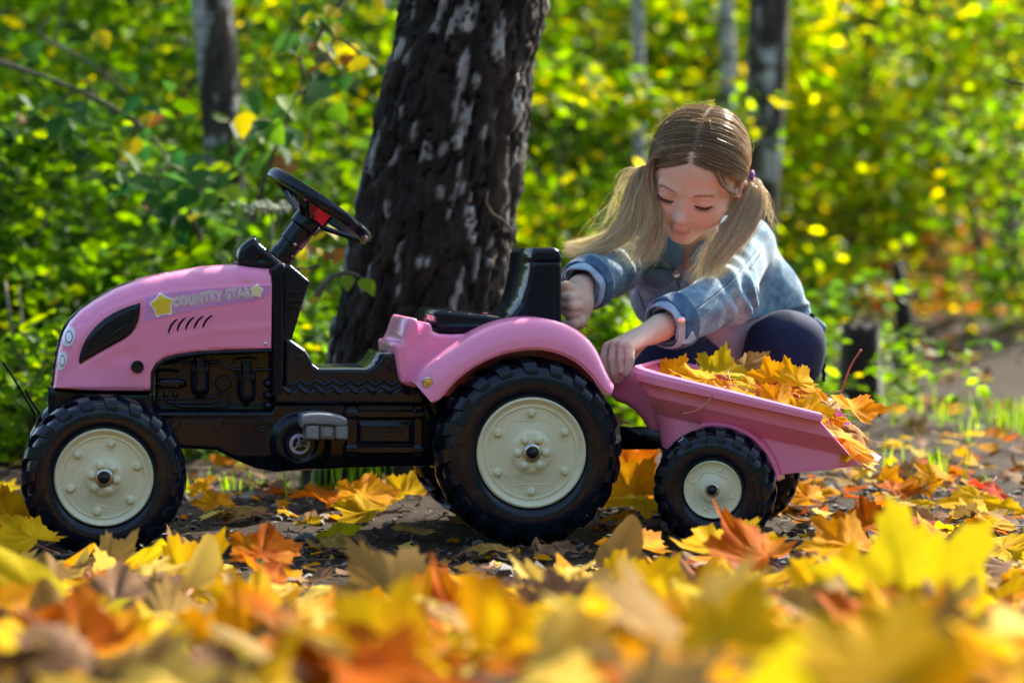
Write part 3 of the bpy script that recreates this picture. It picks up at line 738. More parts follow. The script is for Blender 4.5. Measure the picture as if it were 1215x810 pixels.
# front skirt down to the tow bar
relief('front_skirt', chaikin([(722, 446), (740, 440), (764, 447), (783, 492), (784, 530), (774, 522), (764, 500), (748, 482), (724, 474)], 1), .20, .27, PINK, trailer, 4, 5)
relief('tow_bar', [(735, 505), (790, 512), (850, 540), (850, 556), (790, 534), (735, 522)], .19, .24, BLACK, trailer, 6, 3)
# wheel arch moulded round the near tyre and its twin
for mir in (False, True):
    V = []; F = []; n = 40
    hc = T(*hubp, .03)
    for i in range(n):
        a = R_(8 + 95 * i / (n - 1)); ca, sa = math.cos(a), math.sin(a)
        for r, v in ((.093, .090), (.0945, .058), (.0955, .054), (.099, .052), (.102, .058), (.106, .095)):
            V.append(np.array([hc[0] + r * ca, v, hc[2] + r * sa]))
    for i in range(n - 1):
        for j in range(5): F.append([i * 6 + j, i * 6 + j + 1, i * 6 + 7 + j, i * 6 + 6 + j])
    V = np.array(V)
    if mir: V[:, 1] = 2 * VM - V[:, 1]
    o = obj('wheel_arch', V, F, PINK, trailer, True, 40); s_ = o.modifiers.new('t', 'SOLIDIFY'); s_.thickness = .002
wt = make_wheel('trailer_wheel', .0912, .066, .0450, 18, 4, 0, True)
pt = put_wheel(wt, *hubp, 0.0, 20, trailer)
index_kids()
w4 = copy_tree(wt, trailer); w4.location = (pt[0], 2 * VM, pt[2]); w4.rotation_euler = (0, .7, math.pi)
mb = MB(); mb.tube([(pt[0], .03, pt[2]), (pt[0], 2 * VM - .03, pt[2])], .0055, 12); mb.build('axle', STEEL, trailer)
FRAME[:] = [T_O, UA, VA]
# ================================================================= the child (one continuous body; clothes and hair are its children)
person = empty('person', W(870, 594, .6) * np.array([1, 1, 0]))
tag(person, 'young child in denim jacket and navy trousers crouching behind the pink trailer', 'person')
PB = np.array(person.location)

def smin(a, b, k):
    h = np.clip(.5 + .5 * (b - a) / k, 0, 1); return b + (a - b) * h - k * h * (1 - h)
def smax(a, b, k): return -smin(-a, -b, k)
def rcone(p, a, b, ra, rb):
    a = np.asarray(a, float); b = np.asarray(b, float); ab = b - a
    t = np.clip((p - a) @ ab / (ab @ ab + 1e-12), 0, 1)
    return np.linalg.norm(p - a - t[:, None] * ab, axis=1) - (ra + (rb - ra) * t)
def chain(p, pts, rad, k=.01):
    d = None
    for i in range(len(pts) - 1):
        e = rcone(p, pts[i], pts[i + 1], rad[i], rad[i + 1]); d = e if d is None else smin(d, e, k)
    return d
def ell(p, c, r, A=None):
    q = p - np.asarray(c, float); r = np.asarray(r, float)
    if A is not None: q = q @ np.asarray(A, float).T
    k0 = np.linalg.norm(q / r, axis=1); k1 = np.linalg.norm(q / (r * r), axis=1) + 1e-9
    return k0 * (k0 - 1) / k1
def sdf_mesh(name, f, lo, hi, vox, mat, parent, color=None, adapt=0.0):
    B = 8; lo = np.asarray(lo, float); n = np.ceil((np.asarray(hi) - lo) / vox / B).astype(int); N = n * B
    ii = np.stack(np.meshgrid(*[np.arange(k) for k in n], indexing='ij'), -1).reshape(-1, 3)
    cen = lo + (ii * B + (B - 1) / 2) * vox; dc = f(cen)
    keep = np.abs(dc) < B * vox * .5 * 1.8 * 1.35
    arr = np.ones(tuple(n) + (B, B, B), np.float32) * np.where(dc < 0, -1.0, 1.0).reshape(tuple(n) + (1, 1, 1)).astype(np.float32) * 3 * vox
    off = np.stack(np.meshgrid(*[np.arange(B)] * 3, indexing='ij'), -1).reshape(-1, 3)
    kb = ii[keep]
    for s in range(0, len(kb), 400):
        blk = kb[s:s + 400]; pts = (lo + ((blk[:, None, :] * B) + off[None]) * vox).reshape(-1, 3)
        d = np.clip(f(pts), -3 * vox, 3 * vox).reshape(len(blk), B, B, B)
        arr[blk[:, 0], blk[:, 1], blk[:, 2]] = d
    A = arr.transpose(0, 3, 1, 4, 2, 5).reshape(N)
    g = openvdb.FloatGrid(); g.background = 3 * vox; g.copyFromArray(np.ascontiguousarray(A))
    pts, tris, quads = g.convertToPolygons(isovalue=0.0, adaptivity=adapt)
    Vw = lo + np.asarray(pts, float) * vox
    F = [list(map(int, q)) for q in quads] + [list(map(int, q)) for q in tris]
    if F:
        q = np.array([c[:3] for c in F]); vol = np.einsum('ij,ij->i', Vw[q[:, 0]] - Vw.mean(0), np.cross(Vw[q[:, 1]] - Vw[q[:, 0]], Vw[q[:, 2]] - Vw[q[:, 0]])).sum()
        if vol < 0: F = [c[::-1] for c in F]
    o = obj(name, Vw - PB, F, mat, parent, True, None)
    if color is not None: color_attr(o.data, color(Vw))
    return o
def near(p, c, r, f, far=.05):
    """evaluates f only inside a ball; outside it a safe lower bound"""
    b = np.linalg.norm(p - np.asarray(c, float), axis=1) - r; d = b + far; k = b < 0
    if k.any(): d[k] = f(p[k])
    return d
def trace_n(f, pts, t0=3.0, t1=5.5):
    D = np.array([ray(x, y) for x, y in pts]); D /= np.linalg.norm(D, axis=1)[:, None]; t = np.full(len(D), t0); done = np.zeros(len(D), bool)
    for _ in range(110):
        s = f(CAM + D * t[:, None]); done |= s < 2e-4; t = np.where(done, t, t + np.maximum(s * .75, 2e-4))
        if (done | (t > t1)).all(): break
    P = CAM + D * t[:, None]; return P, t <= t1
def trace(f, px, py, t0=3.0, t1=5.5):
    d = ray(px, py); d = d / np.linalg.norm(d); t = t0
    for _ in range(160):
        p = CAM + d * t; s = f(p[None])[0]
        if s < 2e-4: return p
        t += max(s * .7, 2e-4)
        if t > t1: return None
    return CAM + d * t

# ---- head frame
HS = 1.085
def rot(y, p, r):
    return np.array(Matrix.Rotation(y, 3, 'Z') @ Matrix.Rotation(p, 3, 'X') @ Matrix.Rotation(r, 3, 'Y'))
HR = rot(R_(-19.3), R_(28.8), R_(14.1)); HY = .37
HC = W(824.6, 218.2, HY)
def tohead(p): return (p - HC) @ HR / HS
def fromhead(q): return HC + (np.asarray(q, float) * HS) @ HR.T
SKC, SKR = np.array([0, .013, .038]), np.array([.0650, .085, .0725])
def head_local(q):
    m = q.copy(); m[:, 0] = np.abs(m[:, 0])
    d = ell(q, SKC, SKR)
    d = smin(d, ell(q, (0, -.024, -.002), (.055, .054, .058)), .03)          # face mass
    d = smin(d, ell(m, (.029, -.047, -.018), (.026, .0255, .025)), .02)       # cheeks
    d = smin(d, ell(q, (0, -.060, -.0585), (.015, .014, .013)), .020)         # chin
    d = smin(d, rcone(m, (.046, .005, -.024), (.008, -.051, -.060), .013, .011), .020)   # jaw
    d = smin(d, ell(q, (0, -.045, .050), (.052, .027, .030)), .02)           # forehead
    d = smax(d, -ell(m, (.0285, -.088, .0125), (.017, .0150, .0100)), .014)   # eye sockets
    d = smin(d, ell(m, (.0290, -.0640, .0112), (.0150, .0125, .0112)), .004)   # lowered lids over the eyeballs
    d = smin(d, rcone(m, (.012, -.0745, .0245), (.040, -.065, .0255), .005, .0045), .012)    # brow
    d = smin(d, rcone(q, (0, -.0690, .014), (0, -.0830, -.012), .0045, .0062), .014)        # nose bridge
    d = smin(d, ell(q, (0, -.0862, -.0180), (.0088, .0090, .0080)), .008)     # nose tip
    d = smin(d, ell(m, (.0088, -.0795, -.0200), (.0056, .0066, .0052)), .006)  # nostril wings
    d = smin(d, rcone(q, (0, -.0735, -.028), (0, -.0735, -.036), .008, .009), .012)
    d = smin(d, chain(m, [(0, -.0800, -.0385), (.008, -.0786, -.0378), (.0140, -.0745, -.0422)], [.0044, .0042, .0018], .003), .004)   # upper lip
    d = smin(d, chain(m, [(0, -.0788, -.0466), (.008, -.0776, -.0460), (.0128, -.0740, -.0440)], [.0050, .0045, .0020], .003), .004)  # lower lip
    d = smax(d, -chain(m, [(0, -.0845, -.0425), (.008, -.0828, -.0424), (.0145, -.0775, -.0432)], [.0010, .0010, .0006], .001), .0015)
    d = smax(d, -ell(q, (0, -.084, -.0530), (.012, .006, .0035)), .006)
    # ears
    ea = np.array(Matrix.Rotation(R_(-14), 3, 'X'))
    e = smax(ell(m, (.0715, .010, -.002), (.0095, .017, .028), ea), -ell(m, (.0800, .005, .000), (.008, .010, .019), ea), .004)
    d = smin(d, e, .006)
    return d
def head_sdf(p): return head_local(tohead(p)) * HS

# ---- joints
J = dict(neck=W(829, 296, .47), chest=W(828, 338, .55), belly=W(868, 405, .62), pelvis=W(888, 452, .67),
         shL=W(880, 292, .53), elL=W(862, 352, .36), wrL=W(783, 389, .245), shR=W(772, 290, .50), elR=W(722, 316, .40), wrR=W(689, 342, .305),
         hipL=W(912, 452, .67), knL=W(932, 414, .47), anL=W(900, 562, .62), hipR=W(862, 452, .67), knR=W(800, 432, .48), anR=W(820, 562, .60))
def px_chain(L): return [W(*c) for c in L]
lk = [W(721, 412, .205), W(729.5, 409, .191), W(738.5, 409, .177), W(747, 412, .165)]
fingL = [px_chain([(720, 414, .205), (716, 427, .198), (719, 440, .195), (724.5, 449.5, .199)]),
         px_chain([(729.5, 411, .191), (726.5, 427, .181), (728, 443, .177), (731, 455.5, .182)]),
         px_chain([(738.5, 411, .177), (737.5, 427, .167), (738, 441, .163), (739, 450.5, .167)]),
         px_chain([(747, 414, .165), (747.5, 427, .155), (746, 437, .152), (743.5, 444.5, .156)])]
thL = px_chain([(764, 402, .217), (752, 416, .217), (744, 430, .217), (740, 438, .213)])
fingR = [px_chain([(688, 352, .300), (680, 345, .278), (672, 340, .268), (664, 342, .27)]),
         px_chain([(690, 356, .295), (683, 352, .268), (677, 354, .258), (670, 352, .262)]),
         px_chain([(690, 364, .292), (684, 363, .262), (678.5, 364, .254), (671, 362, .262)]),
         px_chain([(688, 372, .292), (682, 372, .264), (677, 372, .258), (671, 370, .266)])]
thR = px_chain([(690, 374, .290), (687, 382, .272), (680, 384, .262), (671, 384, .262)])
def handL_sdf(p):
    d = rcone(p, J['wrL'], W(774, 394, .232), .0205, .019)
    for i, kx in enumerate(lk):
        d = smin(d, rcone(p, W(772, 393 + i * 1.2, .235 - .004 * i), kx, .0150, .0092), .008)
    for i, fg in enumerate(fingL):
        r = [.0090, .0074, .0068, .0056]; d = smin(d, chain(p, fg, r, .002), .0012)
    return smin(d, chain(p, thL, [.012, .010, .0088, .0072], .003), .003)
def handR_sdf(p):
    e = rcone(p, J['wrR'], W(690, 358, .297), .021, .020)
    e = smin(e, ell(p, W(689, 364, .292), (.0175, .026, .030)), .012)
    for fg in fingR: e = smin(e, chain(p, fg, [.0100, .0095, .0092, .0080], .003), .0025)
    e = smin(e, chain(p, thR, [.0135, .0118, .0100, .008], .003), .004)
    return e
def body_sdf(p):
    d = near(p, HC, .22, head_sdf)
    d = smin(d, chain(p, [fromhead((0, .022, -.045)), J['neck'], J['chest']], [.036, .036, .055], .02), .02)
    d = smin(d, chain(p, [J['chest'], J['belly'], J['pelvis']], [.066, .070, .072], .03), .03)
    for s in 'LR':
        d = smin(d, chain(p, [J['neck'] * .3 + J['chest'] * .7, J['sh' + s], J['el' + s], J['wr' + s]], [.045, .032, .025, .0195], .01), .02)
        d = smin(d, chain(p, [J['pelvis'], J['hip' + s], J['kn' + s], J['an' + s]], [.06, .055, .043, .028], .02), .02)
    return smin(d, np.minimum(near(p, J['wrL'], .14, handL_sdf), near(p, J['wrR'], .14, handR_sdf)), .012)

SKIN, n, l, b = new_mat('skin')
at = n.new('ShaderNodeAttribute'); at.attribute_name = 'Col'
nt = noise_tex(n, l, 160, 4); mx = n.new('ShaderNodeMix'); mx.data_type = 'RGBA'; mx.blend_type = 'MULTIPLY'; mx.inputs[0].default_value = .10
l.new(at.outputs['Color'], mx.inputs[6]); l.new(nt.outputs['Fac'], mx.inputs[7]); l.new(mx.outputs[2], b.inputs['Base Color'])
b.inputs['Roughness'].default_value = .55; b.inputs['Subsurface Weight'].default_value = .08; b.inputs['Subsurface Radius'].default_value = (.010, .0035, .0018); b.inputs['Subsurface Scale'].default_value = .5
b.inputs['Specular IOR Level'].default_value = .2
def skin_color(V):
    q = tohead(V); m = q.copy(); m[:, 0] = np.abs(m[:, 0])
    c = np.tile(np.array([.77, .535, .415]), (len(V), 1))
    def mixin(w, col): c[:] = c * (1 - w[:, None]) + np.array(col) * w[:, None]
    g = lambda pt, s: np.exp(-(((m - np.array(pt)) / np.array(s)) ** 2).sum(1))
    mixin(.14 * g((.036, -.062, -.022), (.020, .03, .017)), (.62, .24, .17))
    mixin(.06 * g((0, -.09, -.015), (.012, .02, .010)), (.62, .26, .19))
    mixin(.35 * g((.077, .016, .0), (.02, .03, .03)), (.62, .22, .14))
    lip = np.clip(1.7 * np.maximum(np.exp(-((m[:, 2] + .0388) / .0030) ** 2 - (m[:, 0] / .0155) ** 4), np.exp(-((m[:, 2] + .0465) / .0034) ** 2 - (m[:, 0] / .0135) ** 4)), 0, 1) * (m[:, 1] < -.07)
    mixin(.55 * lip, (.58, .22, .20))
    mixin(.75 * np.exp(-((m[:, 2] + .0426) / .0011) ** 2 - (m[:, 0] / .0145) ** 4) * (m[:, 1] < -.07), (.22, .06, .05))
    mixin(.30 * np.exp(-((m[:, 2] - .0182 + 6 * (m[:, 0] - .029) ** 2) / .0013) ** 2 - ((m[:, 0] - .029) / .014) ** 4) * (m[:, 1] < -.05), (.42, .22, .17))  # shade of the lid crease, put into the skin colour
    mixin(.20 * g((.029, -.07, -.0020), (.013, .02, .003)), (.50, .28, .24))
    # hands and knuckles a touch redder
    hz = ((V[:, 2] < W(700, 330, .3)[2]) & (q[:, 2] < -.12)).astype(float)
    mixin(.25 * hz, (.64, .36, .27))
    return c
bod = sdf_mesh('body', body_sdf, np.array([J['wrR'][0] - .06, .15, .03]), np.array([J['knL'][0] + .09, .80, HC[2] + .16]), .0022, SKIN, person, skin_color)

# lashes and brows, laid on the face
LASH = plastic('lash', (.045, .025, .016), .6); BROW = plastic('brow', (.48, .31, .20), .7)
FX = np.linspace(-.06, .06, 81); FZ = np.linspace(-.02, .045, 66)
gx_, gz_ = np.meshgrid(FX, FZ, indexing='ij'); yy_ = np.full(gx_.size, -.14)
for _ in range(60): yy_ += np.maximum(head_local(np.stack([gx_.ravel(), yy_, gz_.ravel()], 1)), 0) * .75
FY = yy_.reshape(gx_.shape)
def FYX(z):
    i = np.clip((z - FZ[0]) / (FZ[1] - FZ[0]), 0, len(FZ) - 1.001); k = int(i); return FY[:, k] * (1 - (i - k)) + FY[:, k + 1] * (i - k)
def on_face(x, z, lift=0.0):
    y = np.interp(x, FX, FYX(z))
    return fromhead((x, y - lift, z)) - PB
for s in (-1, 1):
    mb = MB(); xs = np.linspace(.0165, .0425, 12)
    pts = [on_face(s * x, +.0028 + .0034 * ((x - .0270) / .0135) ** 2, .0006) for x in xs]
    mb.tube(pts, [.0008] + [.0018] * 3 + [.0027] * 6 + [.0020, .0009], 6)
    for x in np.linspace(.020, .043, 15):
        p = on_face(s * x, +.0028 + .0034 * ((x - .0270) / .0135) ** 2, .0004) + PB; q = tohead(p[None])[0]
        tip = fromhead(q + np.array([s * (x - .024) * .35, -.0050, -.0046])); mb.tube([p - PB, (p + tip) / 2 - PB + HR @ np.array([0, 0, -.0006]), tip - PB], [.0004, .0003, .0001], 4)
    mb.build('eyelashes', LASH, person, None)
    mb = MB()
    for x in np.linspace(.012, .043, 40):
        zc = .0240 + .0030 * math.sin((x - .011) / .034 * 2.4) - .0018 * ((x - .02) / .02) ** 2
        for _ in range(2):
            z = zc + rng.normal(0, .0012); x1 = x + .005; 
            mb.tube([on_face(s * x, z, .0002), on_face(s * x1, z + .0010, .0005)], [.00024, .0001], 3, caps=False)
    mb.build('eyebrow', BROW, person, None)

# ---- clothes
WDIR = [np.array(d) / np.linalg.norm(d) for d in ((.8, .3, .5), (-.5, .4, .8), (.2, -.7, .7), (.9, -.3, -.35), (.1, .6, .9), (-.7, -.2, .45))]
def wob(p, f, ph=0.0):
    """uneven cloth folds: plane waves in many directions, each bent by the others"""
    w = np.sin(p @ WDIR[2] * f * .55 + ph); r = 0
    for i, d in enumerate(WDIR): r = r + np.sin(p @ d * f * (.75 + .13 * i) + 1.6 * w + ph * (i + 1) + i * 1.9) * (1 - .1 * i)
    return r * .34
shirt_c = J['chest'] * .55 + J['belly'] * .45
def torso_sdf(p, g):
    d = chain(p, [J['neck'] * .35 + J['chest'] * .65, J['chest'], J['belly'], J['pelvis']], [.060 + g, .078 + g, .082 + g, .080 + g], .03)
    return smin(d, rcone(p, J['shL'], J['shR'], .034 + g, .034 + g), .035)
def shirt_sdf(p):
    return torso_sdf(p, .008) + .0015 * wob(p, 70)
cl = J['wrL'] - J['elL']; cl /= np.linalg.norm(cl); cr = J['wrR'] - J['elR']; cr /= np.linalg.norm(cr)
hemtip = W(980, 386, .60)
def jacket_sdf(p):
    d = torso_sdf(p, .020)
    d = smin(d, ell(p, W(800, 345, .53), (.078, .060, .075)), .03)
    d = smin(d, chain(p, [W(885, 300, .56), W(905, 345, .60), W(930, 382, .62)], [.050, .060, .058], .03), .03)
    # open front: a wedge that shows the shirt, widening at neck and hem
    zt = np.clip((J['neck'][2] + .02 - p[:, 2]) / .22, 0, 1)
    fx = np.interp(p[:, 2], [W(0, 420, .5)[2], W(0, 385, .5)[2], W(0, 345, .5)[2], W(0, 320, .5)[2], W(0, 285, .47)[2]],
                   [W(862, 0 + 405, .5)[0], W(850, 405, .5)[0], W(822, 405, .5)[0], W(813, 405, .5)[0], W(816, 405, .47)[0]])
    hw = np.interp(p[:, 2], [W(0, 420, .5)[2], W(0, 388, .5)[2], W(0, 372, .5)[2], W(0, 330, .5)[2], W(0, 312, .5)[2], W(0, 290, .47)[2], W(0, 280, .47)[2]], [.060, .040, .010, -.002, .004, .020, .030])
    front = p[:, 1] - (J['chest'][1] + .01)
    d = smax(d, -np.maximum(np.abs(p[:, 0] - fx) - hw, front), .006)
    d = smin(d, chain(p, [J['shL'], J['elL'], J['wrL'] - cl * .035], [.050, .046, .039], .02), .018)
    d = smin(d, chain(p, [J['shR'], J['elR'], J['wrR'] - cr * .022], [.049, .044, .038], .02), .018)
    # hollow sleeve ends
    d = smax(d, -rcone(p, J['wrL'] - cl * .04, J['wrL'] + cl * .08, .030, .032), .004)
    d = smax(d, -rcone(p, J['wrR'] - cr * .03, J['wrR'] + cr * .08, .028, .030), .004)
    # folds: across the elbows, down the body
    tl = (p - J['elL']) @ cl; wl_ = np.exp(-(tl / .07) ** 2) * np.exp(-np.clip(rcone(p, J['shL'], J['elL'], .05, .05), 0, 1) / .02)
    d += .0045 * wl_ * np.sin(tl * 190 + 1.8 * np.sin(p[:, 2] * 60) + 30 * p[:, 1])
    tr = (p - J['elR']) @ cr; d += .0026 * np.exp(-(tr / .06) ** 2) * np.exp(-np.clip(rcone(p, J['shR'], J['wrR'], .045, .045), 0, 1) / .02) * np.sin(tr * 200 + 1.5 * np.sin(p[:, 0] * 70))
    d += .0040 * wob(p, 44, .6) + .0022 * wob(p, 95, 2.0) + .0030 * (np.abs(wob(p, 60, 3.1)) - .4)
    # hem: cut along a slanting plane below the jacket
    nrm = np.array([.22, 0, -1.0]); nrm /= np.linalg.norm(nrm)
    d = smax(d, (p - W(800, 400, .5)) @ nrm, .006)
    d = smin(d, chain(p, [W(925, 362, .62), W(952, 372, .615)], [.030, .016], .01), .012)
    d = np.maximum(d, -rcone(p, J['neck'] + np.array([0, -.005, -.02]), fromhead((0, .01, -.03)), .047, .05))
    return d
DENIM, n, l, b = new_mat('denim')
t1 = noise_tex(n, l, 22, 8, .68); t2 = noise_tex(n, l, 420, 2, .5, stretch=(1, 1, .35)); t3 = noise_tex(n, l, 5, 3, .5)
r1 = ramp(n, [(.32, (.05, .125, .21)), (.48, (.135, .25, .35)), (.60, (.28, .42, .50)), (.74, (.52, .63, .67))]); l.new(t1.outputs['Fac'], r1.inputs[0])
m1 = n.new('ShaderNodeMix'); m1.data_type = 'RGBA'; m1.blend_type = 'OVERLAY'; m1.inputs[0].default_value = .55; l.new(r1.outputs[0], m1.inputs[6]); l.new(t2.outputs['Fac'], m1.inputs[7])
l.new(m1.outputs[2], b.inputs['Base Color']); b.inputs['Roughness'].default_value = .85; b.inputs['Sheen Weight'].default_value = .25; b.inputs['Specular IOR Level'].default_value = .2
add_bump(n, l, b, t2.outputs['Fac'], .35, .0012)
def cloth(name, c0, c1, scale=30, bump=.3, fine=380):
    m, n, l, b = new_mat(name); t = noise_tex(n, l, scale, 5, .6); r = ramp(n, [(.3, c0), (.72, c1)]); l.new(t.outputs['Fac'], r.inputs[0]); l.new(r.outputs[0], b.inputs['Base Color'])
    b.inputs['Roughness'].default_value = .85; b.inputs['Specular IOR Level'].default_value = .2; b.inputs['Sheen Weight'].default_value = .2
    t2 = noise_tex(n, l, fine, 2); add_bump(n, l, b, t2.outputs['Fac'], bump, .001); return m
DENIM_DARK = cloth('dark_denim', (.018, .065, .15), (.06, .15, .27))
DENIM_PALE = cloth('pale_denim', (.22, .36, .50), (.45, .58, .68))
NAVY = cloth('navy_cotton', (.006, .012, .040), (.014, .026, .075), 20, .12)
NAVY.node_tree.nodes['Principled BSDF'].inputs['Sheen Weight'].default_value = .03
SHIRT = cloth('lavender_jersey', (.50, .47, .60), (.66, .63, .76), 20, .1)
STITCH = cloth('stitching', (.30, .38, .42), (.55, .58, .55)); SEAM = cloth('seam_denim', (.035, .07, .12), (.07, .13, .20))  # pale thread, and a dark tone for the seam lines
shirt = sdf_mesh('shirt', shirt_sdf, np.array([J['shR'][0] - .06, .40, .12]), np.array([J['shL'][0] + .09, .78, J['neck'][2] + .06]), .003, SHIRT, person)
jacket = sdf_mesh('denim_jacket', jacket_sdf, np.array([J['wrR'][0] - .07, .22, .20]), np.array([hemtip[0] + .04, .76, J['neck'][2] + .08]), .0026, DENIM, person)
tag(jacket, 'faded light blue denim jacket with turned-up cuffs')
def trousers_sdf(p):
    d = chain(p, [J['pelvis'], J['pelvis'] + np.array([0, .02, -.03])], [.095, .085], .02)
    for s in 'LR': d = smin(d, chain(p, [J['hip' + s], J['kn' + s], J['an' + s] + np.array([0, 0, .02])], [.078, .063, .044], .03), .015)
    return d + .0030 * wob(p, 48, 1.0) + .0022 * (np.abs(wob(p, 75, 2.0)) - .4)
trs = sdf_mesh('trousers', trousers_sdf, np.array([J['knR'][0] - .09, .36, .05]), np.array([J['knL'][0] + .11, .80, .42]), .0035, NAVY, person)
# ruffled side seam on the outer thigh
mb = MB(); pts = []
for i, (x, y) in enumerate(((962, 372), (968, 384), (972, 398), (976, 412), (978, 426), (977, 440), (978, 452))):
    pts.append(W(x, y, .47 + .004 * i) - PB)
pts = res_open(np.array(pts), 40); pts[:, 0] += .0012 * np.sin(np.arange(40) * 1.3)
mb.tube(pts, .0034, 8); mb.build('trouser_piping', NAVY, trs)
# cuffs: dark turned-up band and pale frayed fold
def cuff(side, c, j, specs):
    for nm, a0, a1, r0, r1, m_ in specs:
        def f(p, a0=a0, a1=a1, r0=r0, r1=r1):
            P0, P1 = j + c * a0, j + c * a1; t = (p - P0) @ c; ln = a1 - a0; rr = np.linalg.norm(p - P0 - t[:, None] * c, axis=1); rad = r0 + (r1 - r0) * np.clip(t / ln, 0, 1)
            rad = rad + .0012 * np.sin(np.arctan2(p[:, 2] - P0[2], p[:, 0] - P0[0]) * 5 + t * 90)
            return smax(smax(rr - rad, -(rr - rad + .0045), .003), np.abs(t - ln / 2) - ln / 2, .003)
        cc = j + c * (a0 + a1) / 2; sdf_mesh(nm, f, cc - .065, cc + .065, .0022, m_, jacket)
cuff('L', cl, J['wrL'], (('cuff_band', -.050, -.016, .0475, .0440, DENIM_DARK), ('cuff_fold', -.021, -.004, .0425, .0385, DENIM_PALE)))
cuff('R', cr, J['wrR'], (('cuff_band', -.036, -.010, .0475, .0435, DENIM_DARK), ('cuff_fold', -.014, .003, .0415, .038, DENIM_PALE)))
# frayed tab hanging from the cuff
tab = [W(x, y, .235) - PB for x, y in ((801, 397), (812, 392), (823, 393), (826, 402), (820, 407), (811, 408), (803, 403))]
mb = MB(); mb.add([p for p in tab] + [p + np.array([0, .006, 0]) for p in tab], [list(range(7)), list(range(13, 6, -1))] + [[i, (i + 1) % 7, (i + 1) % 7 + 7, i + 7] for i in range(7)]); mb.build('cuff_tab', DENIM_PALE, jacket)
# collar flaps, button, seams
def flap(name, P, m_, thick=.005, puff=.004):
    P = [W(*p) for p in P]; C = sum(P) / len(P) + np.array([0, -puff, 0]); k_ = len(P)
    mb = MB(); V = [C - PB] + [p - PB for p in P]; mb.add(V + [v + np.array([0, thick, 0]) for v in V], [[0, i + 1, (i + 1) % k_ + 1] for i in range(k_)] + [[k_ + 1, k_ + 1 + (i + 1) % k_ + 1, k_ + 1 + i + 1] for i in range(k_)] + [[i + 1, k_ + 2 + i, k_ + 2 + (i + 1) % k_, (i + 1) % k_ + 1] for i in range(k_)])
    o = mb.build(name, m_, jacket, 60); sb = o.modifiers.new('s', 'SUBSURF'); sb.levels = sb.render_levels = 2; return o
flap('hem_flap', ((938, 362, .60), (952, 366, .598), (968, 376, .60), (986, 388, .60), (977, 397, .60), (962, 392, .598), (946, 380, .60)), DENIM, .006, .004)
def jy(px, py, lift):
    p = trace(jacket_sdf, px, py); return (p[1] - lift) if p is not None else .45
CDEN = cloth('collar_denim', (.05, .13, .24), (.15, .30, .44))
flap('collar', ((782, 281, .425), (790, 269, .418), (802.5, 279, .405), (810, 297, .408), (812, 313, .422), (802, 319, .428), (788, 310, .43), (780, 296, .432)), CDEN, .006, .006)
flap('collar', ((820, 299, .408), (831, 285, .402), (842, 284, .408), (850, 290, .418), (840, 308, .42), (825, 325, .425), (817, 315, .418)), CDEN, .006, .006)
nk0 = J['neck'] + np.array([0, .002, .0]); nkd = fromhead((0, .022, -.045)) - J['neck']; nkd /= np.linalg.norm(nkd)
def stand_sdf(p):
    t = (p - nk0) @ nkd; q = p - nk0 - t[:, None] * nkd; rr = np.linalg.norm(q, axis=1); rad = .052 + .10 * np.clip(.02 - t, 0, .05)
    d = smax(np.abs(rr - rad) - .0035, np.abs(t - .006) - .026, .004)
    return smax(d, -np.maximum(np.abs(p[:, 0] - W(815, 300, .42)[0]) - .016, p[:, 1] - nk0[1]), .004)
sdf_mesh('collar_stand', stand_sdf, nk0 - .09, nk0 + .09, .0026, CDEN, jacket)
for P in (((760, 322), (790, 318), (800, 322), (798, 334), (784, 346), (768, 338)), ):
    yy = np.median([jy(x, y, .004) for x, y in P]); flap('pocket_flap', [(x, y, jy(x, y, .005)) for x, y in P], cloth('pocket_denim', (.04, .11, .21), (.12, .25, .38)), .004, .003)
def lay(f, pts, r, name, m_, par, lift=.0002, nres=40):
    Q = res_open(np.array(chaik_open(pts)), nres); out = []
    PP, OK = trace_n(f, Q)
    for p, ok in zip(PP, OK):
        if ok and (not out or np.linalg.norm(p - PB - out[-1]) < .03): out.append(p - PB - np.array([0, lift, 0]))
    if len(out) > 3: mb = MB(); mb.tube(smooth_open(np.array(out), 2), r, 6); mb.build(name, m_, par, None)
for pts in ([(898, 296), (880, 320), (856, 343), (815, 374)], [(903, 300), (886, 324), (861, 348), (819, 379)]):
    lay(jacket_sdf, pts, .0011, 'sleeve_seam', SEAM, jacket, 0.0)
    lay(jacket_sdf, [(x + 1.6, y + 1.8) for x, y in pts], .0007, 'stitch_line', STITCH, jacket)
lay(jacket_sdf, [(868, 282), (862, 300), (858, 318)], .0009, 'shoulder_seam', SEAM, jacket)
lay(jacket_sdf, [(800, 318), (806, 340), (815, 365), (832, 388)], .0016, 'placket_seam', SEAM, jacket)
lay(jacket_sdf, [(772, 316), (800, 320)], .0012, 'yoke_seam', SEAM, jacket); lay(jacket_sdf, [(756, 345), (765, 365), (772, 392)], .0012, 'panel_seam', SEAM, jacket)
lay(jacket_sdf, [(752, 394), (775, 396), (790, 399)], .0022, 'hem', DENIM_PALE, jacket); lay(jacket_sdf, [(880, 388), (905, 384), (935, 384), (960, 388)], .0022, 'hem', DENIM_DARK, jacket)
for (x, y, f_, par) in ((803, 325, jacket_sdf, jacket), (807, 384, None, jacket)):
    p = trace(jacket_sdf, x, y) if f_ else J['wrL'] + cl * -.030 + np.array([.012, -.046, .004])
    mb = MB(); mb.lathe([(.0075, .001), (.0075, -.002), (.006, -.0035), (.004, -.003), (.0001, -.0028)], p - PB - np.array([0, .001, 0]), (0, 1, .15), 18); mb.build('button', STEEL, par)

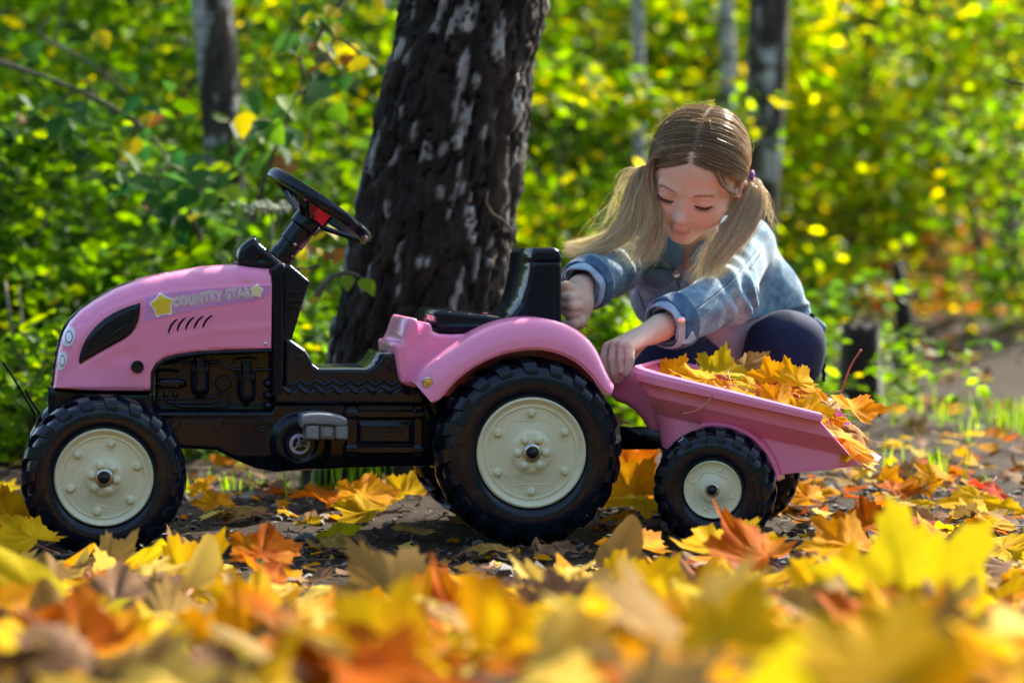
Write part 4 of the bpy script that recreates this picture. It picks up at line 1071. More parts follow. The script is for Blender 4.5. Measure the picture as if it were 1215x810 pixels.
# shoes
for sd in 'LR':
    def shoe_sdf(p, a=J['an' + sd] * np.array([1, 1, 0])):
        return smax(smin(rcone(p, a + np.array([0, .03, .03]), a + np.array([0, -.09, .028]), .033, .03), rcone(p, a + np.array([0, .02, .03]), a + np.array([0, .02, .08]), .034, .034), .02), .002 - p[:, 2], .006)
    a = J['an' + sd]; sdf_mesh('shoe', shoe_sdf, np.array([a[0] - .06, a[1] - .15, -.02]), np.array([a[0] + .06, a[1] + .1, .16]), .004, NAVY, person)

# ---- hair
HAIR, n, l, b = new_mat('hair')
at = n.new('ShaderNodeAttribute'); at.attribute_name = 'Col'; l.new(at.outputs['Color'], b.inputs['Base Color'])
b.inputs['Roughness'].default_value = .30; b.inputs['Specular IOR Level'].default_value = .6
tr_ = n.new('ShaderNodeBsdfTranslucent'); l.new(at.outputs['Color'], tr_.inputs[0]); ms = n.new('ShaderNodeMixShader'); ms.inputs[0].default_value = .5
out = n['Material Output']; l.new(b.outputs[0], ms.inputs[1]); l.new(tr_.outputs[0], ms.inputs[2]); l.new(ms.outputs[0], out.inputs[0])
def cap_local(q):
    d = ell(q, SKC + np.array([0, .002, .001]), SKR + np.array([.005, .004, .004]))
    ax_ = np.abs(q[:, 0])
    line = q[:, 2] - (.026 - .66 * q[:, 1] - .10 * np.clip(ax_ - .03, 0, 1)) 
    line = np.maximum(line, np.minimum(q[:, 2] + .045, q[:, 1] - .022))
    d = smax(d, -line, .004)
    m = q.copy(); m[:, 0] = ax_
    return smax(d, -ell(m, (.074, .010, -.004), (.015, .014, .027)), .004)
def cap_color(V):
    q = tohead(V); s = np.sin(q[:, 1] * 420 + 5 * np.sin(q[:, 2] * 60)) * .12; part = .8 * np.exp(-((q[:, 0] + .0012 * np.sin(q[:, 1] * 160)) / .0016) ** 2) * (q[:, 2] > .05)
    c = np.array([.26, .175, .10]) * (1 + s[:, None]); return c * (1 - part[:, None]) + np.array([.42, .25, .18]) * part[:, None]
sdf_mesh('hair_cap', lambda p: cap_local(tohead(p)) * HS, HC - .16, HC + .19, .0026, HAIR, person, cap_color)
SV, SF, SC_ = [], [], []
def strands(P, r0, r1, cols):
    """P: (n, m, 3) world; three-sided tapering tubes"""
    nS, m, _ = P.shape
    tan = np.gradient(P, axis=1); tan /= np.linalg.norm(tan, axis=2)[..., None] + 1e-9
    a = rng.normal(size=(nS, 1, 3)); n1 = np.cross(tan, a); n1 /= np.linalg.norm(n1, axis=2)[..., None] + 1e-9; n2 = np.cross(tan, n1)
    rad = (r0 + (r1 - r0) * np.linspace(0, 1, m) ** 2)[None, :, None]
    ring = np.stack([P + rad * (math.cos(2.094 * k) * n1 + math.sin(2.094 * k) * n2) for k in range(3)], 2)   # n,m,3,3
    base = sum(len(v) for v in SV); SV.append(ring.reshape(-1, 3))
    idx = (np.arange(nS * m * 3).reshape(nS, m, 3) + base)
    f = [np.stack([idx[:, :-1, k], idx[:, :-1, (k + 1) % 3], idx[:, 1:, (k + 1) % 3], idx[:, 1:, k]], -1).reshape(-1, 4) for k in range(3)]
    SF.append(np.vstack(f)); SC_.append(np.repeat(cols.reshape(nS, m, 1, 3), 3, 2).reshape(-1, 3))
ROOT, TIP = np.array([.33, .23, .135]), np.array([1.0, .83, .58])
def hcol(nS, m, t0, t1):
    t = np.linspace(t0, t1, m)[None, :, None]; c = ROOT + (TIP - ROOT) * t
    return c * rng.uniform(.6, 1.4, (nS, 1, 1)) + rng.normal(0, .01, (nS, 1, 3))
tieL = np.array([.0675, .040, .008]); tieR = np.array([-.067, .030, -.004])
def scalp_set(side, tie, nS, m=12):
    out = []
    while sum(len(o) for o in out) < nS:
        d = rng.normal(size=(3000, 3)); d /= np.linalg.norm(d, axis=1)[:, None]; q = SKC + d * SKR
        # more roots near the parting
        ok = (q[:, 0] * side > .0008) & (q[:, 2] > .028 - .66 * q[:, 1] - .10 * np.clip(np.abs(q[:, 0]) - .03, 0, 1)) & (rng.random(3000) < np.exp(-np.abs(q[:, 0]) / .035))
        out.append(d[ok])
    d = np.vstack(out)[:nS]
    dt = (tie - SKC) / SKR; dt /= np.linalg.norm(dt)
    om = np.arccos(np.clip(d @ dt, -1, 1)); t = np.linspace(0, 1, m)
    so_ = np.sin(om)[:, None] + 1e-6
    D = (np.sin((1 - t)[None] * om[:, None]) / so_)[..., None] * d[:, None] + (np.sin(t[None] * om[:, None]) / so_)[..., None] * dt
    lift = (.0052 + .0045 * np.sin(t * math.pi))[None, :, None] + rng.uniform(0, .004, (nS, 1, 1))
    D = D + rng.normal(0, .007, (nS, 1, 3)) * np.sin(t * math.pi)[None, :, None]
    Q = SKC + D * (SKR + lift)
    return Q
for side, tie in ((1, tieL), (-1, tieR)):
    Q = scalp_set(side, tie, 2400); P = HC + (Q.reshape(-1, 3) * HS) @ HR.T
    strands(P.reshape(Q.shape), 0.0004, .00034, hcol(2400, Q.shape[1], .1, .5))
def lock(guides, nS, s0, s1, m=22, t0=.55, t1=1.0, r=.00040, curl=.0):
    """guides: list of guide polylines in (px, py, Y); strands blend between neighbouring guides"""
    G = np.array([res_open(smooth_open(res_open(np.array([W(*p) for p in g]), 40), 6), m) for g in guides])
    w = rng.random(nS) * (len(G) - 1); i = np.minimum(w.astype(int), len(G) - 2) if len(G) > 1 else np.zeros(nS, int); f = (w - i)[:, None, None]
    P = G[i] * (1 - f) + G[np.minimum(i + 1, len(G) - 1)] * f
    t = np.linspace(0, 1, m)
    cl_ = rng.integers(max(2, nS // 14), size=nS); ca = rng.normal(size=(max(2, nS // 14), 1, 3)); a = .8 * ca[cl_] + .45 * rng.normal(size=(nS, 1, 3)); P = P + a * (s0 + (s1 - s0) * t)[None, :, None]
    ph = rng.random((nS, 1, 1)) * 6.28; P = P + np.concatenate([np.sin(t[None, :, None] * 9 + ph), np.cos(t[None, :, None] * 7 + ph), np.sin(t[None, :, None] * 8 + ph * 2)], 2) * (curl * t[None, :, None])
    cut = rng.uniform(.72, 1.0, nS)[:, None] * t[None]
    P = np.stack([np.stack([np.interp(cut[k], t, P[k, :, c]) for c in range(3)], 1) for k in range(nS)])
    strands(P, r, r * .35, hcol(nS, m, t0, t1))
tLw = fromhead(tieL); tRw = fromhead(tieR)
txL, tyL = proj(tLw); 
def g3(p): x, y = proj(p); return (x, y, p[1])
TL, TRr = g3(tLw), g3(tRw)
lock([[TL, (902, 216, .385), (907, 236, .37), (902, 258, .35), (886, 279, .335), (862, 300, .32), (842, 318, .31)],
      [TL, (897, 216, .38), (893, 240, .36), (879, 268, .34), (856, 300, .32), (832, 335, .31)],
      [TL, (889, 212, .375), (876, 240, .355), (860, 268, .335), (843, 298, .32), (826, 330, .32)]], 1500, .0015, .009, curl=.003)
lock([[TL, (897, 216, .38), (895, 245, .36), (880, 272, .34), (862, 303, .31), (850, 330, .30), (842, 360, .31)], [TL, (890, 216, .375), (872, 255, .345), (850, 300, .32), (838, 318, .31), (846, 300, .30)]], 60, .002, .010, curl=.006)
lock([[TRr, (760, 200, .36), (750, 225, .36), (743, 256, .36), (733, 280, .36), (700, 293, .36), (668, 298, .36)],
      [TRr, (756, 200, .37), (744, 226, .38), (737, 258, .38), (724, 278, .38), (696, 287, .38), (668, 291, .38)],
      [TRr, (772, 214, .34), (766, 245, .34), (755, 275, .345), (740, 290, .345), (705, 300, .345), (668, 303, .345)]], 1400, .002, .0055, curl=.002)
lock([[TRr, (772, 205, .35), (771, 225, .33), (776, 250, .325), (772, 275, .33), (757, 292, .33), (736, 305, .33)],
      [TRr, (776, 208, .335), (777, 230, .325), (785, 256, .32), (784, 282, .325), (776, 303, .33), (758, 318, .34)],
      [TRr, (765, 212, .36), (758, 240, .35), (752, 266, .35), (742, 284, .35), (728, 296, .35)]], 1000, .002, .010, curl=.003)
lock([[g3(fromhead((-.045, -.062, .070))), (776, 185, .30), (772, 205, .31), (774, 228, .31), (781, 250, .315), (783, 270, .32)],
      [g3(fromhead((-.058, -.045, .062))), (772, 190, .32), (766, 215, .33), (760, 245, .34), (750, 270, .345)]], 160, .0022, .005, t0=.2, curl=.002)
lock([[(868, 345, .33), (862, 365, .32), (852, 378, .325), (848, 392, .33), (838, 398, .34)], [(860, 352, .32), (868, 372, .33), (856, 384, .33), (850, 396, .335)]], 70, .004, .009, t0=.6, curl=.008)
# fine wisps over the temple and loose hairs round the crown
lock([[g3(fromhead((.040, -.066, .066))), g3(fromhead((.056, -.062, .040))), g3(fromhead((.070, -.035, .022))), TL], [g3(fromhead((.050, -.060, .058))), g3(fromhead((.066, -.044, .018))), g3(fromhead((.074, -.012, .000))), TL]], 70, .002, .002, t0=.3, t1=.6, r=.0004)
nf = 45; d = rng.normal(size=(nf, 3)); d[:, 2] = np.abs(d[:, 2]) + .1; d /= np.linalg.norm(d, axis=1)[:, None]
q0 = SKC + d * (SKR + .006); m = 12; t = np.linspace(0, 1, m); tg = np.cross(d, rng.normal(size=(nf, 3))); tg /= np.linalg.norm(tg, axis=1)[:, None]
ln = rng.uniform(.02, .045, nf)[:, None, None]; Q = q0[:, None] + ln * (tg[:, None] * t[None, :, None] + d[:, None] * (.35 * np.sin(t * 2.6))[None, :, None]) + .004 * rng.normal(size=(nf, 1, 3)) * np.sin(t * 7)[None, :, None]
strands(HC + (Q.reshape(-1, 3) * HS).reshape(nf, m, 3) @ HR.T, 0.00022, .00012, hcol(nf, m, .6, 1.0))
lock([[TL, (905, 225, .37), (900, 255, .35), (880, 290, .33), (852, 325, .31), (835, 355, .31)], [TL, (885, 225, .36), (862, 265, .34), (838, 305, .32), (815, 340, .33)]], 150, .003, .014, r=.0003, t0=.7, curl=.008)
lock([[TRr, (752, 205, .36), (742, 240, .36), (725, 280, .355), (690, 296, .35), (666, 306, .35)], [TRr, (770, 225, .33), (772, 262, .325), (765, 298, .33), (748, 322, .34)]], 170, .003, .014, r=.0003, t0=.7, curl=.008)
lock([[TL, (912, 225, .36), (918, 250, .35), (912, 275, .34)], [TL, (905, 232, .37), (915, 262, .36), (924, 285, .35)]], 24, .003, .010, r=.0003, t0=.7, curl=.008)
lock([[TRr, (745, 215, .38), (735, 235, .38), (712, 272, .38), (690, 284, .37)], [TRr, (750, 195, .38), (738, 208, .38), (742, 232, .38), (720, 262, .38)]], 60, .004, .012, r=.0003, t0=.7, curl=.010)
hv = np.vstack(SV) - PB; ho = obj('hair', hv, np.vstack(SF), HAIR, person, True, None); color_attr(ho.data, np.clip(np.vstack(SC_), .01, 1))
tag(ho, 'long dark blond hair parted in the middle and tied in bunches')
HT = plastic('hair_tie', (.20, .05, .30), .7, .5, 400, .3)
for tie, a_ in ((tieL, np.array([.9, .25, -.25])), (tieR, np.array([-.9, .3, -.3]))):
    mb = MB(); a_ = a_ / np.linalg.norm(a_); x_ = np.cross(a_, [0, 0, 1.0]); x_ /= np.linalg.norm(x_); y_ = np.cross(a_, x_)
    an = np.linspace(0, 2 * math.pi, 28, endpoint=False); c_ = tie + a_ * .011
    mb.tube([fromhead(c_ + (math.cos(k) * x_ + math.sin(k) * y_) * .0105) - PB for k in an], .0040, 8, closed=True); mb.build('hair_tie', HT, person)
# ================================================================= ground
def fbm(x, y, s, o=3):
    r = 0; a = 1
    for k in range(o):
        r = r + a * np.sin(x * s * 1.7 ** k + 1.3 * k + 2.1 * np.sin(y * s * .9 * 1.8 ** k + k)) * np.sin(y * s * 1.3 * 1.75 ** k + 2.2 * k + 1.7 * np.sin(x * s * .8 * 1.7 ** k - k)); a *= .5
    return r
def gz(x, y):
    x = np.asarray(x, float); y = np.asarray(y, float)
    z = .006 * fbm(x, y, 3.1) * np.clip((np.abs(y) - .1) / .5, .25, 1)
    bank = np.clip((-.68 - y) / 1.22, 0, 1.35); z = z + .115 * bank ** 1.2 * (1 + .22 * fbm(x, y, 2.3, 2))
    t = np.clip(y - 4.0, 0, 100); z = z + .0135 * t ** 1.55
    z = z + .22 * np.exp(-(((x - 2.5) / 1.1) ** 2 + ((y - 5.2) / 1.3) ** 2))          # low mound on the right
    z = z + .10 * fbm(x, y, .5, 2) * np.clip((y - 1.5) / 5, 0, 1)
    z = z + .02 * np.clip((y - .9) / 1.0, 0, 1) * (1 + fbm(x, y, 1.5, 2)) * .5
    return z
xs = np.r_[-60, -40, -25, -16, -10, -7, -5, -4, -3.2, -2.6, np.arange(-2.2, 2.6, .024), 3, 3.6, 4.4, 5.5, 7, 10, 16, 25, 40, 60]
ys = np.r_[-14, -8, -5, -3.6, -3, -2.6, np.arange(-2.2, 1.6, .024), np.arange(1.6, 4, .08), np.arange(4, 12, .4), np.arange(12, 70, 3)]
GX, GY = np.meshgrid(xs, ys, indexing='ij'); GZ = gz(GX, GY)
fine = ((np.abs(GX) < 2.6) & (GY > -2.3) & (GY < 1.8))
nzv = np.array([noise.fractal(Vector((a * 9, b * 9, 0)), .8, 2.1, 4) if f else 0.0 for a, b, f in zip(GX.ravel(), GY.ravel(), fine.ravel())]).reshape(GX.shape)
GZ = GZ + .0075 * nzv - .004
nx, ny = len(xs), len(ys); idx = np.arange(nx * ny).reshape(nx, ny)
SOIL, n, l, b = new_mat('forest_soil')
t1 = noise_tex(n, l, 7, 8, .7); t2 = noise_tex(n, l, 60, 6, .7); t3 = noise_tex(n, l, 1.3, 4, .6)
r1 = ramp(n, [(.30, (.015, .010, .007)), (.5, (.036, .025, .017)), (.72, (.080, .057, .039))]); l.new(t2.outputs['Fac'], r1.inputs[0])
r2 = ramp(n, [(.35, (.55, .5, .45)), (.7, (1.25, 1.15, 1.05))]); l.new(t1.outputs['Fac'], r2.inputs[0])
mx = n.new('ShaderNodeMix'); mx.data_type = 'RGBA'; mx.blend_type = 'MULTIPLY'; mx.inputs[0].default_value = 1; l.new(r1.outputs[0], mx.inputs[6]); l.new(r2.outputs[0], mx.inputs[7])
l.new(mx.outputs[2], b.inputs['Base Color']); b.inputs['Roughness'].default_value = .93; b.inputs['Specular IOR Level'].default_value = .2
add_bump(n, l, b, t2.outputs['Fac'], .9, .012)
ground = obj('ground', np.stack([GX, GY, GZ], -1).reshape(-1, 3), np.stack([idx[:-1, :-1], idx[1:, :-1], idx[1:, 1:], idx[:-1, 1:]], -1).reshape(-1, 4), SOIL, None, True, None)
tag(ground, 'dark bare soil of the forest path rising to a leafy slope', kind='structure')

# ================================================================= fallen leaves
def leaf_mat(name, cols, spots=(.10, .05, .02), trans=.45, rough=.65):
    m, n, l, b = new_mat(name)
    oi = n.new('ShaderNodeObjectInfo'); tc = n.new('ShaderNodeTexCoord'); ad = n.new('ShaderNodeVectorMath'); ad.operation = 'ADD'
    mul = n.new('ShaderNodeMath'); mul.operation = 'MULTIPLY'; mul.inputs[1].default_value = 37.0; l.new(oi.outputs['Random'], mul.inputs[0])
    l.new(tc.outputs['Object'], ad.inputs[0]); l.new(mul.outputs[0], ad.inputs[1])
    t = n.new('ShaderNodeTexNoise'); t.inputs['Scale'].default_value = 2.3; t.inputs['Detail'].default_value = 5; l.new(ad.outputs[0], t.inputs['Vector'])
    r = ramp(n, [(.30 + .4 * i / (len(cols) - 1), c) for i, c in enumerate(cols)]); l.new(t.outputs['Fac'], r.inputs[0])
    t2 = n.new('ShaderNodeTexNoise'); t2.inputs['Scale'].default_value = 11; t2.inputs['Detail'].default_value = 6; t2.inputs['Roughness'].default_value = .7; l.new(ad.outputs[0], t2.inputs['Vector'])
    r2 = ramp(n, [(.60, (0, 0, 0)), (.72, (.85, .85, .85))]); l.new(t2.outputs['Fac'], r2.inputs[0])
    mx = n.new('ShaderNodeMix'); mx.data_type = 'RGBA'; mx.inputs[7].default_value = (*spots, 1); l.new(r2.outputs[0], mx.inputs[0]); l.new(r.outputs[0], mx.inputs[6])
    at = n.new('ShaderNodeAttribute'); at.attribute_name = 'Col'; mv = n.new('ShaderNodeMix'); mv.data_type = 'RGBA'; mv.blend_type = 'MULTIPLY'; mv.inputs[0].default_value = 1
    l.new(mx.outputs[2], mv.inputs[6]); l.new(at.outputs['Color'], mv.inputs[7])
    l.new(mv.outputs[2], b.inputs['Base Color']); b.inputs['Roughness'].default_value = rough; b.inputs['Specular IOR Level'].default_value = .04
    add_bump(n, l, b, t2.outputs['Fac'], .25, .004)
    tr = n.new('ShaderNodeBsdfTranslucent'); l.new(mv.outputs[2], tr.inputs[0]); ms = n.new('ShaderNodeMixShader'); ms.inputs[0].default_value = trans
    l.new(b.outputs[0], ms.inputs[1]); l.new(tr.outputs[0], ms.inputs[2]); l.new(ms.outputs[0], n['Material Output'].inputs[0]); return m
LEAFC = {'yellow': leaf_mat('yellow_leaf', [(.56, .29, .003), (.72, .42, .004), (.76, .50, .008)]),
         'golden': leaf_mat('golden_leaf', [(.52, .18, .003), (.68, .29, .003), (.72, .37, .005)]),
         'orange': leaf_mat('orange_leaf', [(.30, .05, .002), (.48, .11, .003), (.54, .19, .004)]),
         'pale': leaf_mat('pale_leaf', [(.54, .36, .06), (.66, .47, .09), (.70, .50, .07)], trans=.35),
         'olive': leaf_mat('olive_leaf', [(.34, .29, .006), (.50, .40, .007), (.58, .43, .008)]),
         'tan': leaf_mat('tan_leaf', [(.18, .10, .026), (.28, .165, .042), (.34, .22, .06)], trans=.25),
         'brown': leaf_mat('brown_leaf', [(.10, .05, .025), (.19, .10, .05), (.28, .16, .085)], trans=.15),
         'red': leaf_mat('red_leaf', [(.28, .02, .012), (.45, .05, .015), (.55, .12, .02)])}
STALK = plastic('leaf_stalk', (.36, .10, .06), .5)
half = [(0, 1.0), (4, .84), (8, .86), (11, .68), (17, .66), (21, .64), (25, .60), (30, .66), (34, .60), (38, .76), (43, .78), (48, .93), (52, .79), (58, .80), (62, .62), (69, .58), (74, .56), (79, .53), (87, .55), (94, .47), (103, .64), (110, .46), (122, .42), (136, .28), (155, .20), (172, .10)]
def maple_shape(seed):
    r = np.random.default_rng(seed); pts = []
    w = r.uniform(.9, 1.12)
    for s in (1, -1):
        h = half if s == 1 else half[::-1]
        for a, q in h:
            if s == -1 and a == 0: continue
            q2 = q * (1 + r.normal(0, .035)); an = R_(a + r.normal(0, .8)) * s
            pts.append((math.sin(an) * q2 * w, math.cos(an) * q2))
    return np.array(pts)
def oval_shape(seed):
    r = np.random.default_rng(seed); t = np.linspace(0, 2 * math.pi, 26, endpoint=False)
    x = .36 * np.sin(t) * (1 + .06 * np.cos(t * 12)); y = .5 - .5 * np.cos(t); x *= (1 - .35 * y) * 1.15
    return np.stack([x, y - .15], 1)
def leaf_geo(kind, seed, curl):
    r = np.random.default_rng(seed + 100); O = maple_shape(seed) if kind == 'maple' else oval_shape(seed)
    k = len(O); V = [np.zeros((1, 2))]; 
    for f in (.33, .68, 1.0): V.append(O * f)
    P = np.vstack(V); F = [[0, 1 + i, 1 + (i + 1) % k] for i in range(k)]
    for q in range(2):
        a = 1 + q * k; F += [[a + i, a + k + i, a + k + (i + 1) % k, a + (i + 1) % k] for i in range(k)]
    rad = np.hypot(P[:, 0], P[:, 1]); an = np.degrees(np.arctan2(np.abs(P[:, 0]), P[:, 1]))
    vein = np.exp(-(np.min(np.abs(an[:, None] - np.array([0, 48, 103])[None]), 1) / 7.0) ** 2) * np.clip(rad * 4, 0, 1) if kind == 'maple' else np.exp(-(P[:, 0] / .05) ** 2)
    z = -.05 * vein * (1 - .5 * rad) + .045 * np.sin(P[:, 0] * 7 + seed + 2 * P[:, 1]) * np.sin(P[:, 1] * 6 + seed) + .02 * np.sin(P[:, 0] * 15 + 3 * seed) * np.sin(P[:, 1] * 13)
    c1, c2, c3 = r.normal(0, 1, 3) * curl
    z += (c1 * P[:, 0] ** 2 * .9 + c2 * P[:, 1] ** 2 * .55 + c3 * P[:, 0] * P[:, 1] * .7 + abs(c1) * .35 * rad ** 3)
    z += .05 * curl * np.sin(an * .09 + seed) * rad ** 2 * 3
    P3 = np.stack([P[:, 0], P[:, 1], z], 1)
    col = np.clip(1.0 - .10 * vein[:, None] * np.array([1.2, .8, .2]) - .22 * np.clip(rad - .75, 0, 1)[:, None] * np.array([.6, 1, 1]), 0, 1.1)
    mb = MB(); st = np.array([(0, 0, -.04), (.02 + .1 * c1, -.22, -.06 + .04 * c2), (.05 + .25 * c1, -.50, -.02 + .12 * c3), (.06 + .4 * c1, -.72, .02 + .2 * c3)]); mb.tube(st, [.014, .011, .010, .016], 4)
    return P3, F, col, np.array(mb.v), mb.f
LEAFMESH = {}
def leaf_mesh(kind, color, var):
    key = (kind, color, var)
    if key not in LEAFMESH:
        curl = (.35, .65, .9, .55, 1.1, .22)[var % 6]
        P, F, c, sv, sf = leaf_geo(kind, var * 13 + (5 if kind == 'maple' else 77), curl)
        me = mesh('leaf', np.vstack([P, sv]), F + [[i + len(P) for i in f] for f in sf], [LEAFC[color], STALK], True, None)
        mi = np.zeros(len(me.polygons), np.int32); mi[len(F):] = 1; me.polygons.foreach_set('material_index', mi)
        color_attr(me, np.vstack([c, np.ones((len(sv), 3))])); LEAFMESH[key] = me
    return LEAFMESH[key]
def frame_mat(nrm, spin):
    nrm = Vector(nrm).normalized(); q = nrm.to_track_quat('Z', 'Y'); return (q @ Quaternion((0, 0, 1), spin)).to_matrix().to_4x4()
LEAVES = []
def put_leaf(p, nrm, spin, size, color, kind='maple', var=None, name='maple_leaf', group='fallen leaves on the forest floor'):
    var = int(rng.integers(6)) if var is None else var
    o = bpy.data.objects.new(name if kind == 'maple' else 'oval_leaf', leaf_mesh(kind, color, var)); COL.objects.link(o)
    o.matrix_world = Matrix.Translation(Vector([float(c) for c in p])) @ frame_mat(nrm, spin) @ Matrix.Scale(float(size), 4)
    o['group'] = group; o['category'] = 'leaf'
    LEAVES.append((o, color, size, np.array(p, float), nrm, kind, group)); return o
WH = [np.array(p[:2]) for p in (T_O + UA * pr[0], T_O + UA * pf[0] + VA * .02, TR_O)]
# --- leaves one can pick out in the photograph: (px, py, Y, size, colour, normal, spin deg, variant)
keyl = [(215, 700, -.62, .105, 'yellow', (-.25, -.75, .65), 30, 0), (310, 660, -.55, .075, 'orange', (.2, -.6, .75), -20, 1), (330, 690, -.60, .07, 'orange', (.5, -.5, .7), 60, 2), (285, 725, -.80, .09, 'tan', (.6, -.6, .5), -70, 3),
        (40, 640, -.30, .085, 'yellow', (.1, -.5, .9), 40, 1), (12, 525, .10, .07, 'golden', (.2, -.8, .5), 10, 0), (15, 600, -.12, .07, 'orange', (.3, -.5, .8), 100, 2), (395, 700, -.60, .075, 'pale', (-.1, -.4, .9), 150, 3),
        (110, 700, -.66, .07, 'golden', (0, -.4, .9), 200, 1), (500, 745, -1.02, .115, 'red', (-.15, -.65, .7), 170, 0), (560, 765, -1.15, .09, 'orange', (.2, -.6, .7), 20, 2), (430, 735, -.95, .11, 'olive', (-.1, -.7, .7), 80, 3),
        (70, 770, -1.35, .105, 'yellow', (.1, -.5, .85), -30, 0), (20, 790, -1.45, .10, 'golden', (.2, -.4, .9), 60, 1), (170, 790, -1.35, .10, 'pale', (-.2, -.5, .8), 120, 3), (290, 790, -1.3, .09, 'golden', (0, -.6, .8), 10, 2), (420, 805, -1.45, .09, 'yellow', (0, -.5, .8), -60, 0),
        (1085, 735, -1.30, .135, 'olive', (-.18, -.92, .38), 12, 0), (1140, 760, -1.32, .10, 'yellow', (.2, -.8, .5), 50, 1), (985, 720, -1.05, .10, 'yellow', (-.1, -.7, .65), -15, 5), (905, 660, -.62, .09, 'orange', (.1, -.6, .8), 40, 2),
        (850, 655, -.55, .10, 'yellow', (0, -.55, .8), -40, 0), (760, 650, -.40, .075, 'golden', (0, -.4, .9), 20, 1), (690, 690, -.66, .085, 'pale', (.1, -.5, .85), 90, 3), (640, 700, -.7, .08, 'golden', (0, -.45, .9), 200, 2), (735, 720, -.9, .11, 'yellow', (-.1, -.6, .8), 10, 0), (600, 720, -.8, .09, 'orange', (.2, -.5, .9), -50, 1),
        (830, 760, -1.25, .11, 'yellow', (.1, -.65, .7), -20, 5), (930, 790, -1.5, .10, 'olive', (0, -.5, .8), 60, 0), (700, 790, -1.45, .11, 'yellow', (0, -.6, .8), -10, 1), (1190, 800, -1.6, .09, 'tan', (0, -.5, .8), 40, 3), (1040, 800, -1.55, .10, 'orange', (.1, -.6, .7), 100, 2), (1010, 650, -.55, .08, 'golden', (.2, -.5, .8), 20, 0),
        (560, 690, -.55, .075, 'golden', (.1, -.4, .9), 130, 0), (1160, 548, .42, .085, 'yellow', (-.2, -.75, .6), 150, 5), (1185, 505, .55, .07, 'red', (.2, -.5, .8), 80, 2), (1030, 600, -.02, .08, 'orange', (-.1, -.65, .7), 10, 1), (1075, 605, -.02, .085, 'red', (.15, -.5, .85), -60, 3), (1125, 640, -.2, .08, 'golden', (.1, -.5, .8), 70, 0),
        (960, 520, .5, .06, 'golden', (0, -.5, .8), 20, 1), (1190, 640, -.2, .08, 'yellow', (0, -.4, .9), 250, 2), (1090, 560, .25, .06, 'tan', (0, -.4, .9), 60, 4),
        (440, 598, .28, .075, 'yellow', (-.05, -.35, .95), 80, 0), (400, 640, -.02, .055, 'olive', (-.3, -.2, 1), 60, 1), (490, 628, .05, .06, 'tan', (.1, -.35, .95), -30, 4), (365, 612, .15, .035, 'yellow', (0, -.3, 1), 0, 0), (300, 585, .35, .06, 'tan', (0, -.3, 1), 60, 3), (430, 560, .45, .085, 'golden', (.1, -.5, .8), -20, 1), (480, 562, .5, .075, 'yellow', (-.2, -.5, .8), 50, 0), (385, 566, .5, .075, 'orange', (0, -.5, .85), 140, 2), (260, 578, .4, .06, 'golden', (.1, -.4, .9), 20, 1),
        (750, 510, .55, .09, 'golden', (0, -.7, .6), 20, 0), (765, 540, .45, .075, 'yellow', (.1, -.5, .8), 120, 1), (745, 490, .75, .09, 'orange', (-.2, -.7, .6), -40, 2), (740, 575, .25, .05, 'golden', (0, -.3, 1), 60, 4), (585, 662, -.18, .05, 'tan', (0, -.3, 1), 20, 3), (655, 655, -.12, .045, 'brown', (0, -.3, 1), 200, 4),
        (20, 560, .25, .07, 'golden', (0, -.5, .8), 50, 1), (70, 690, -.5, .06, 'pale', (.1, -.4, .9), 300, 0), (225, 660, -.25, .06, 'tan', (0, -.4, .9), 40, 2), (1180, 590, .1, .07, 'golden', (0, -.4, .9), 10, 3), (1115, 500, .8, .07, 'golden', (0, -.5, .8), 40, 1), (1060, 520, .6, .06, 'orange', (.1, -.5, .8), 300, 0)]
for i, (px, py, Y, s, c, nr, sp, va) in enumerate(keyl):
    nr = (nr[0] * .8, nr[1] * (.72 if nr[1] > -.9 else 1), nr[2] + .1 * (nr[1] > -.9))
    p = W(px, py, Y); g = float(gz(p[0], p[1])); p[2] = max(p[2], g + .012)
    if Y > -.25: p[2] = g + .014 + .35 * s * math.hypot(nr[0], nr[1])
    put_leaf(p, nr, R_(sp), s, c, 'maple', va)
def edge(x): return np.interp(x, [-.9, -.45, -.33, -.22, -.05, .02, .12, .5], [-.42, -.50, -.72, -.95, -.98, -.80, -.52, -.40])
def scatter(n, xr, yr, size, colors, up, lift, kinds=('maple',) * 3 + ('oval',), avoid=.10):
    k = 0
    while k < n:
        x = rng.uniform(*xr); y = rng.uniform(*yr)
        u, v = proj((x, y, .02))
        if not (-60 < u < 1275 and v < 880): continue
        if min(np.hypot(*(np.array([x, y]) - w)) for w in WH) < avoid: continue
        if yr[1] < -.2 and y > edge(x): continue
        s = rng.uniform(*size); t = rng.normal(0, up, 2); nr = (t[0], t[1] - .22, 1.0)
        put_leaf((x, y, float(gz(x, y)) + rng.uniform(*lift) + .25 * s * math.hypot(nr[0], nr[1])), nr, rng.uniform(0, 6.28), s, str(rng.choice(colors)), str(rng.choice(kinds))); k += 1
FG = ['yellow'] * 6 + ['golden'] * 5 + ['orange'] * 3 + ['pale'] * 4 + ['olive'] * 2 + ['tan'] * 4 + ['brown'] * 3
BK = ['golden', 'yellow', 'orange', 'tan', 'tan', 'brown', 'brown', 'pale']
scatter(112, (-.85, .9), (-2.15, -.62), (.065, .12), FG, .24, (.004, .03))
scatter(45, (-.85, -.25), (-.75, -.36), (.045, .075), FG, .2, (.003, .012)); scatter(45, (-.1, .9), (-.70, -.30), (.045, .075), FG, .22, (.003, .018))
scatter(26, (-.9, 1.2), (.3, 1.6), (.04, .065), BK, .35, (.005, .012)); scatter(12, (-.5, .6), (-.25, .1), (.022, .04), BK, .2, (.004, .008), avoid=.17)

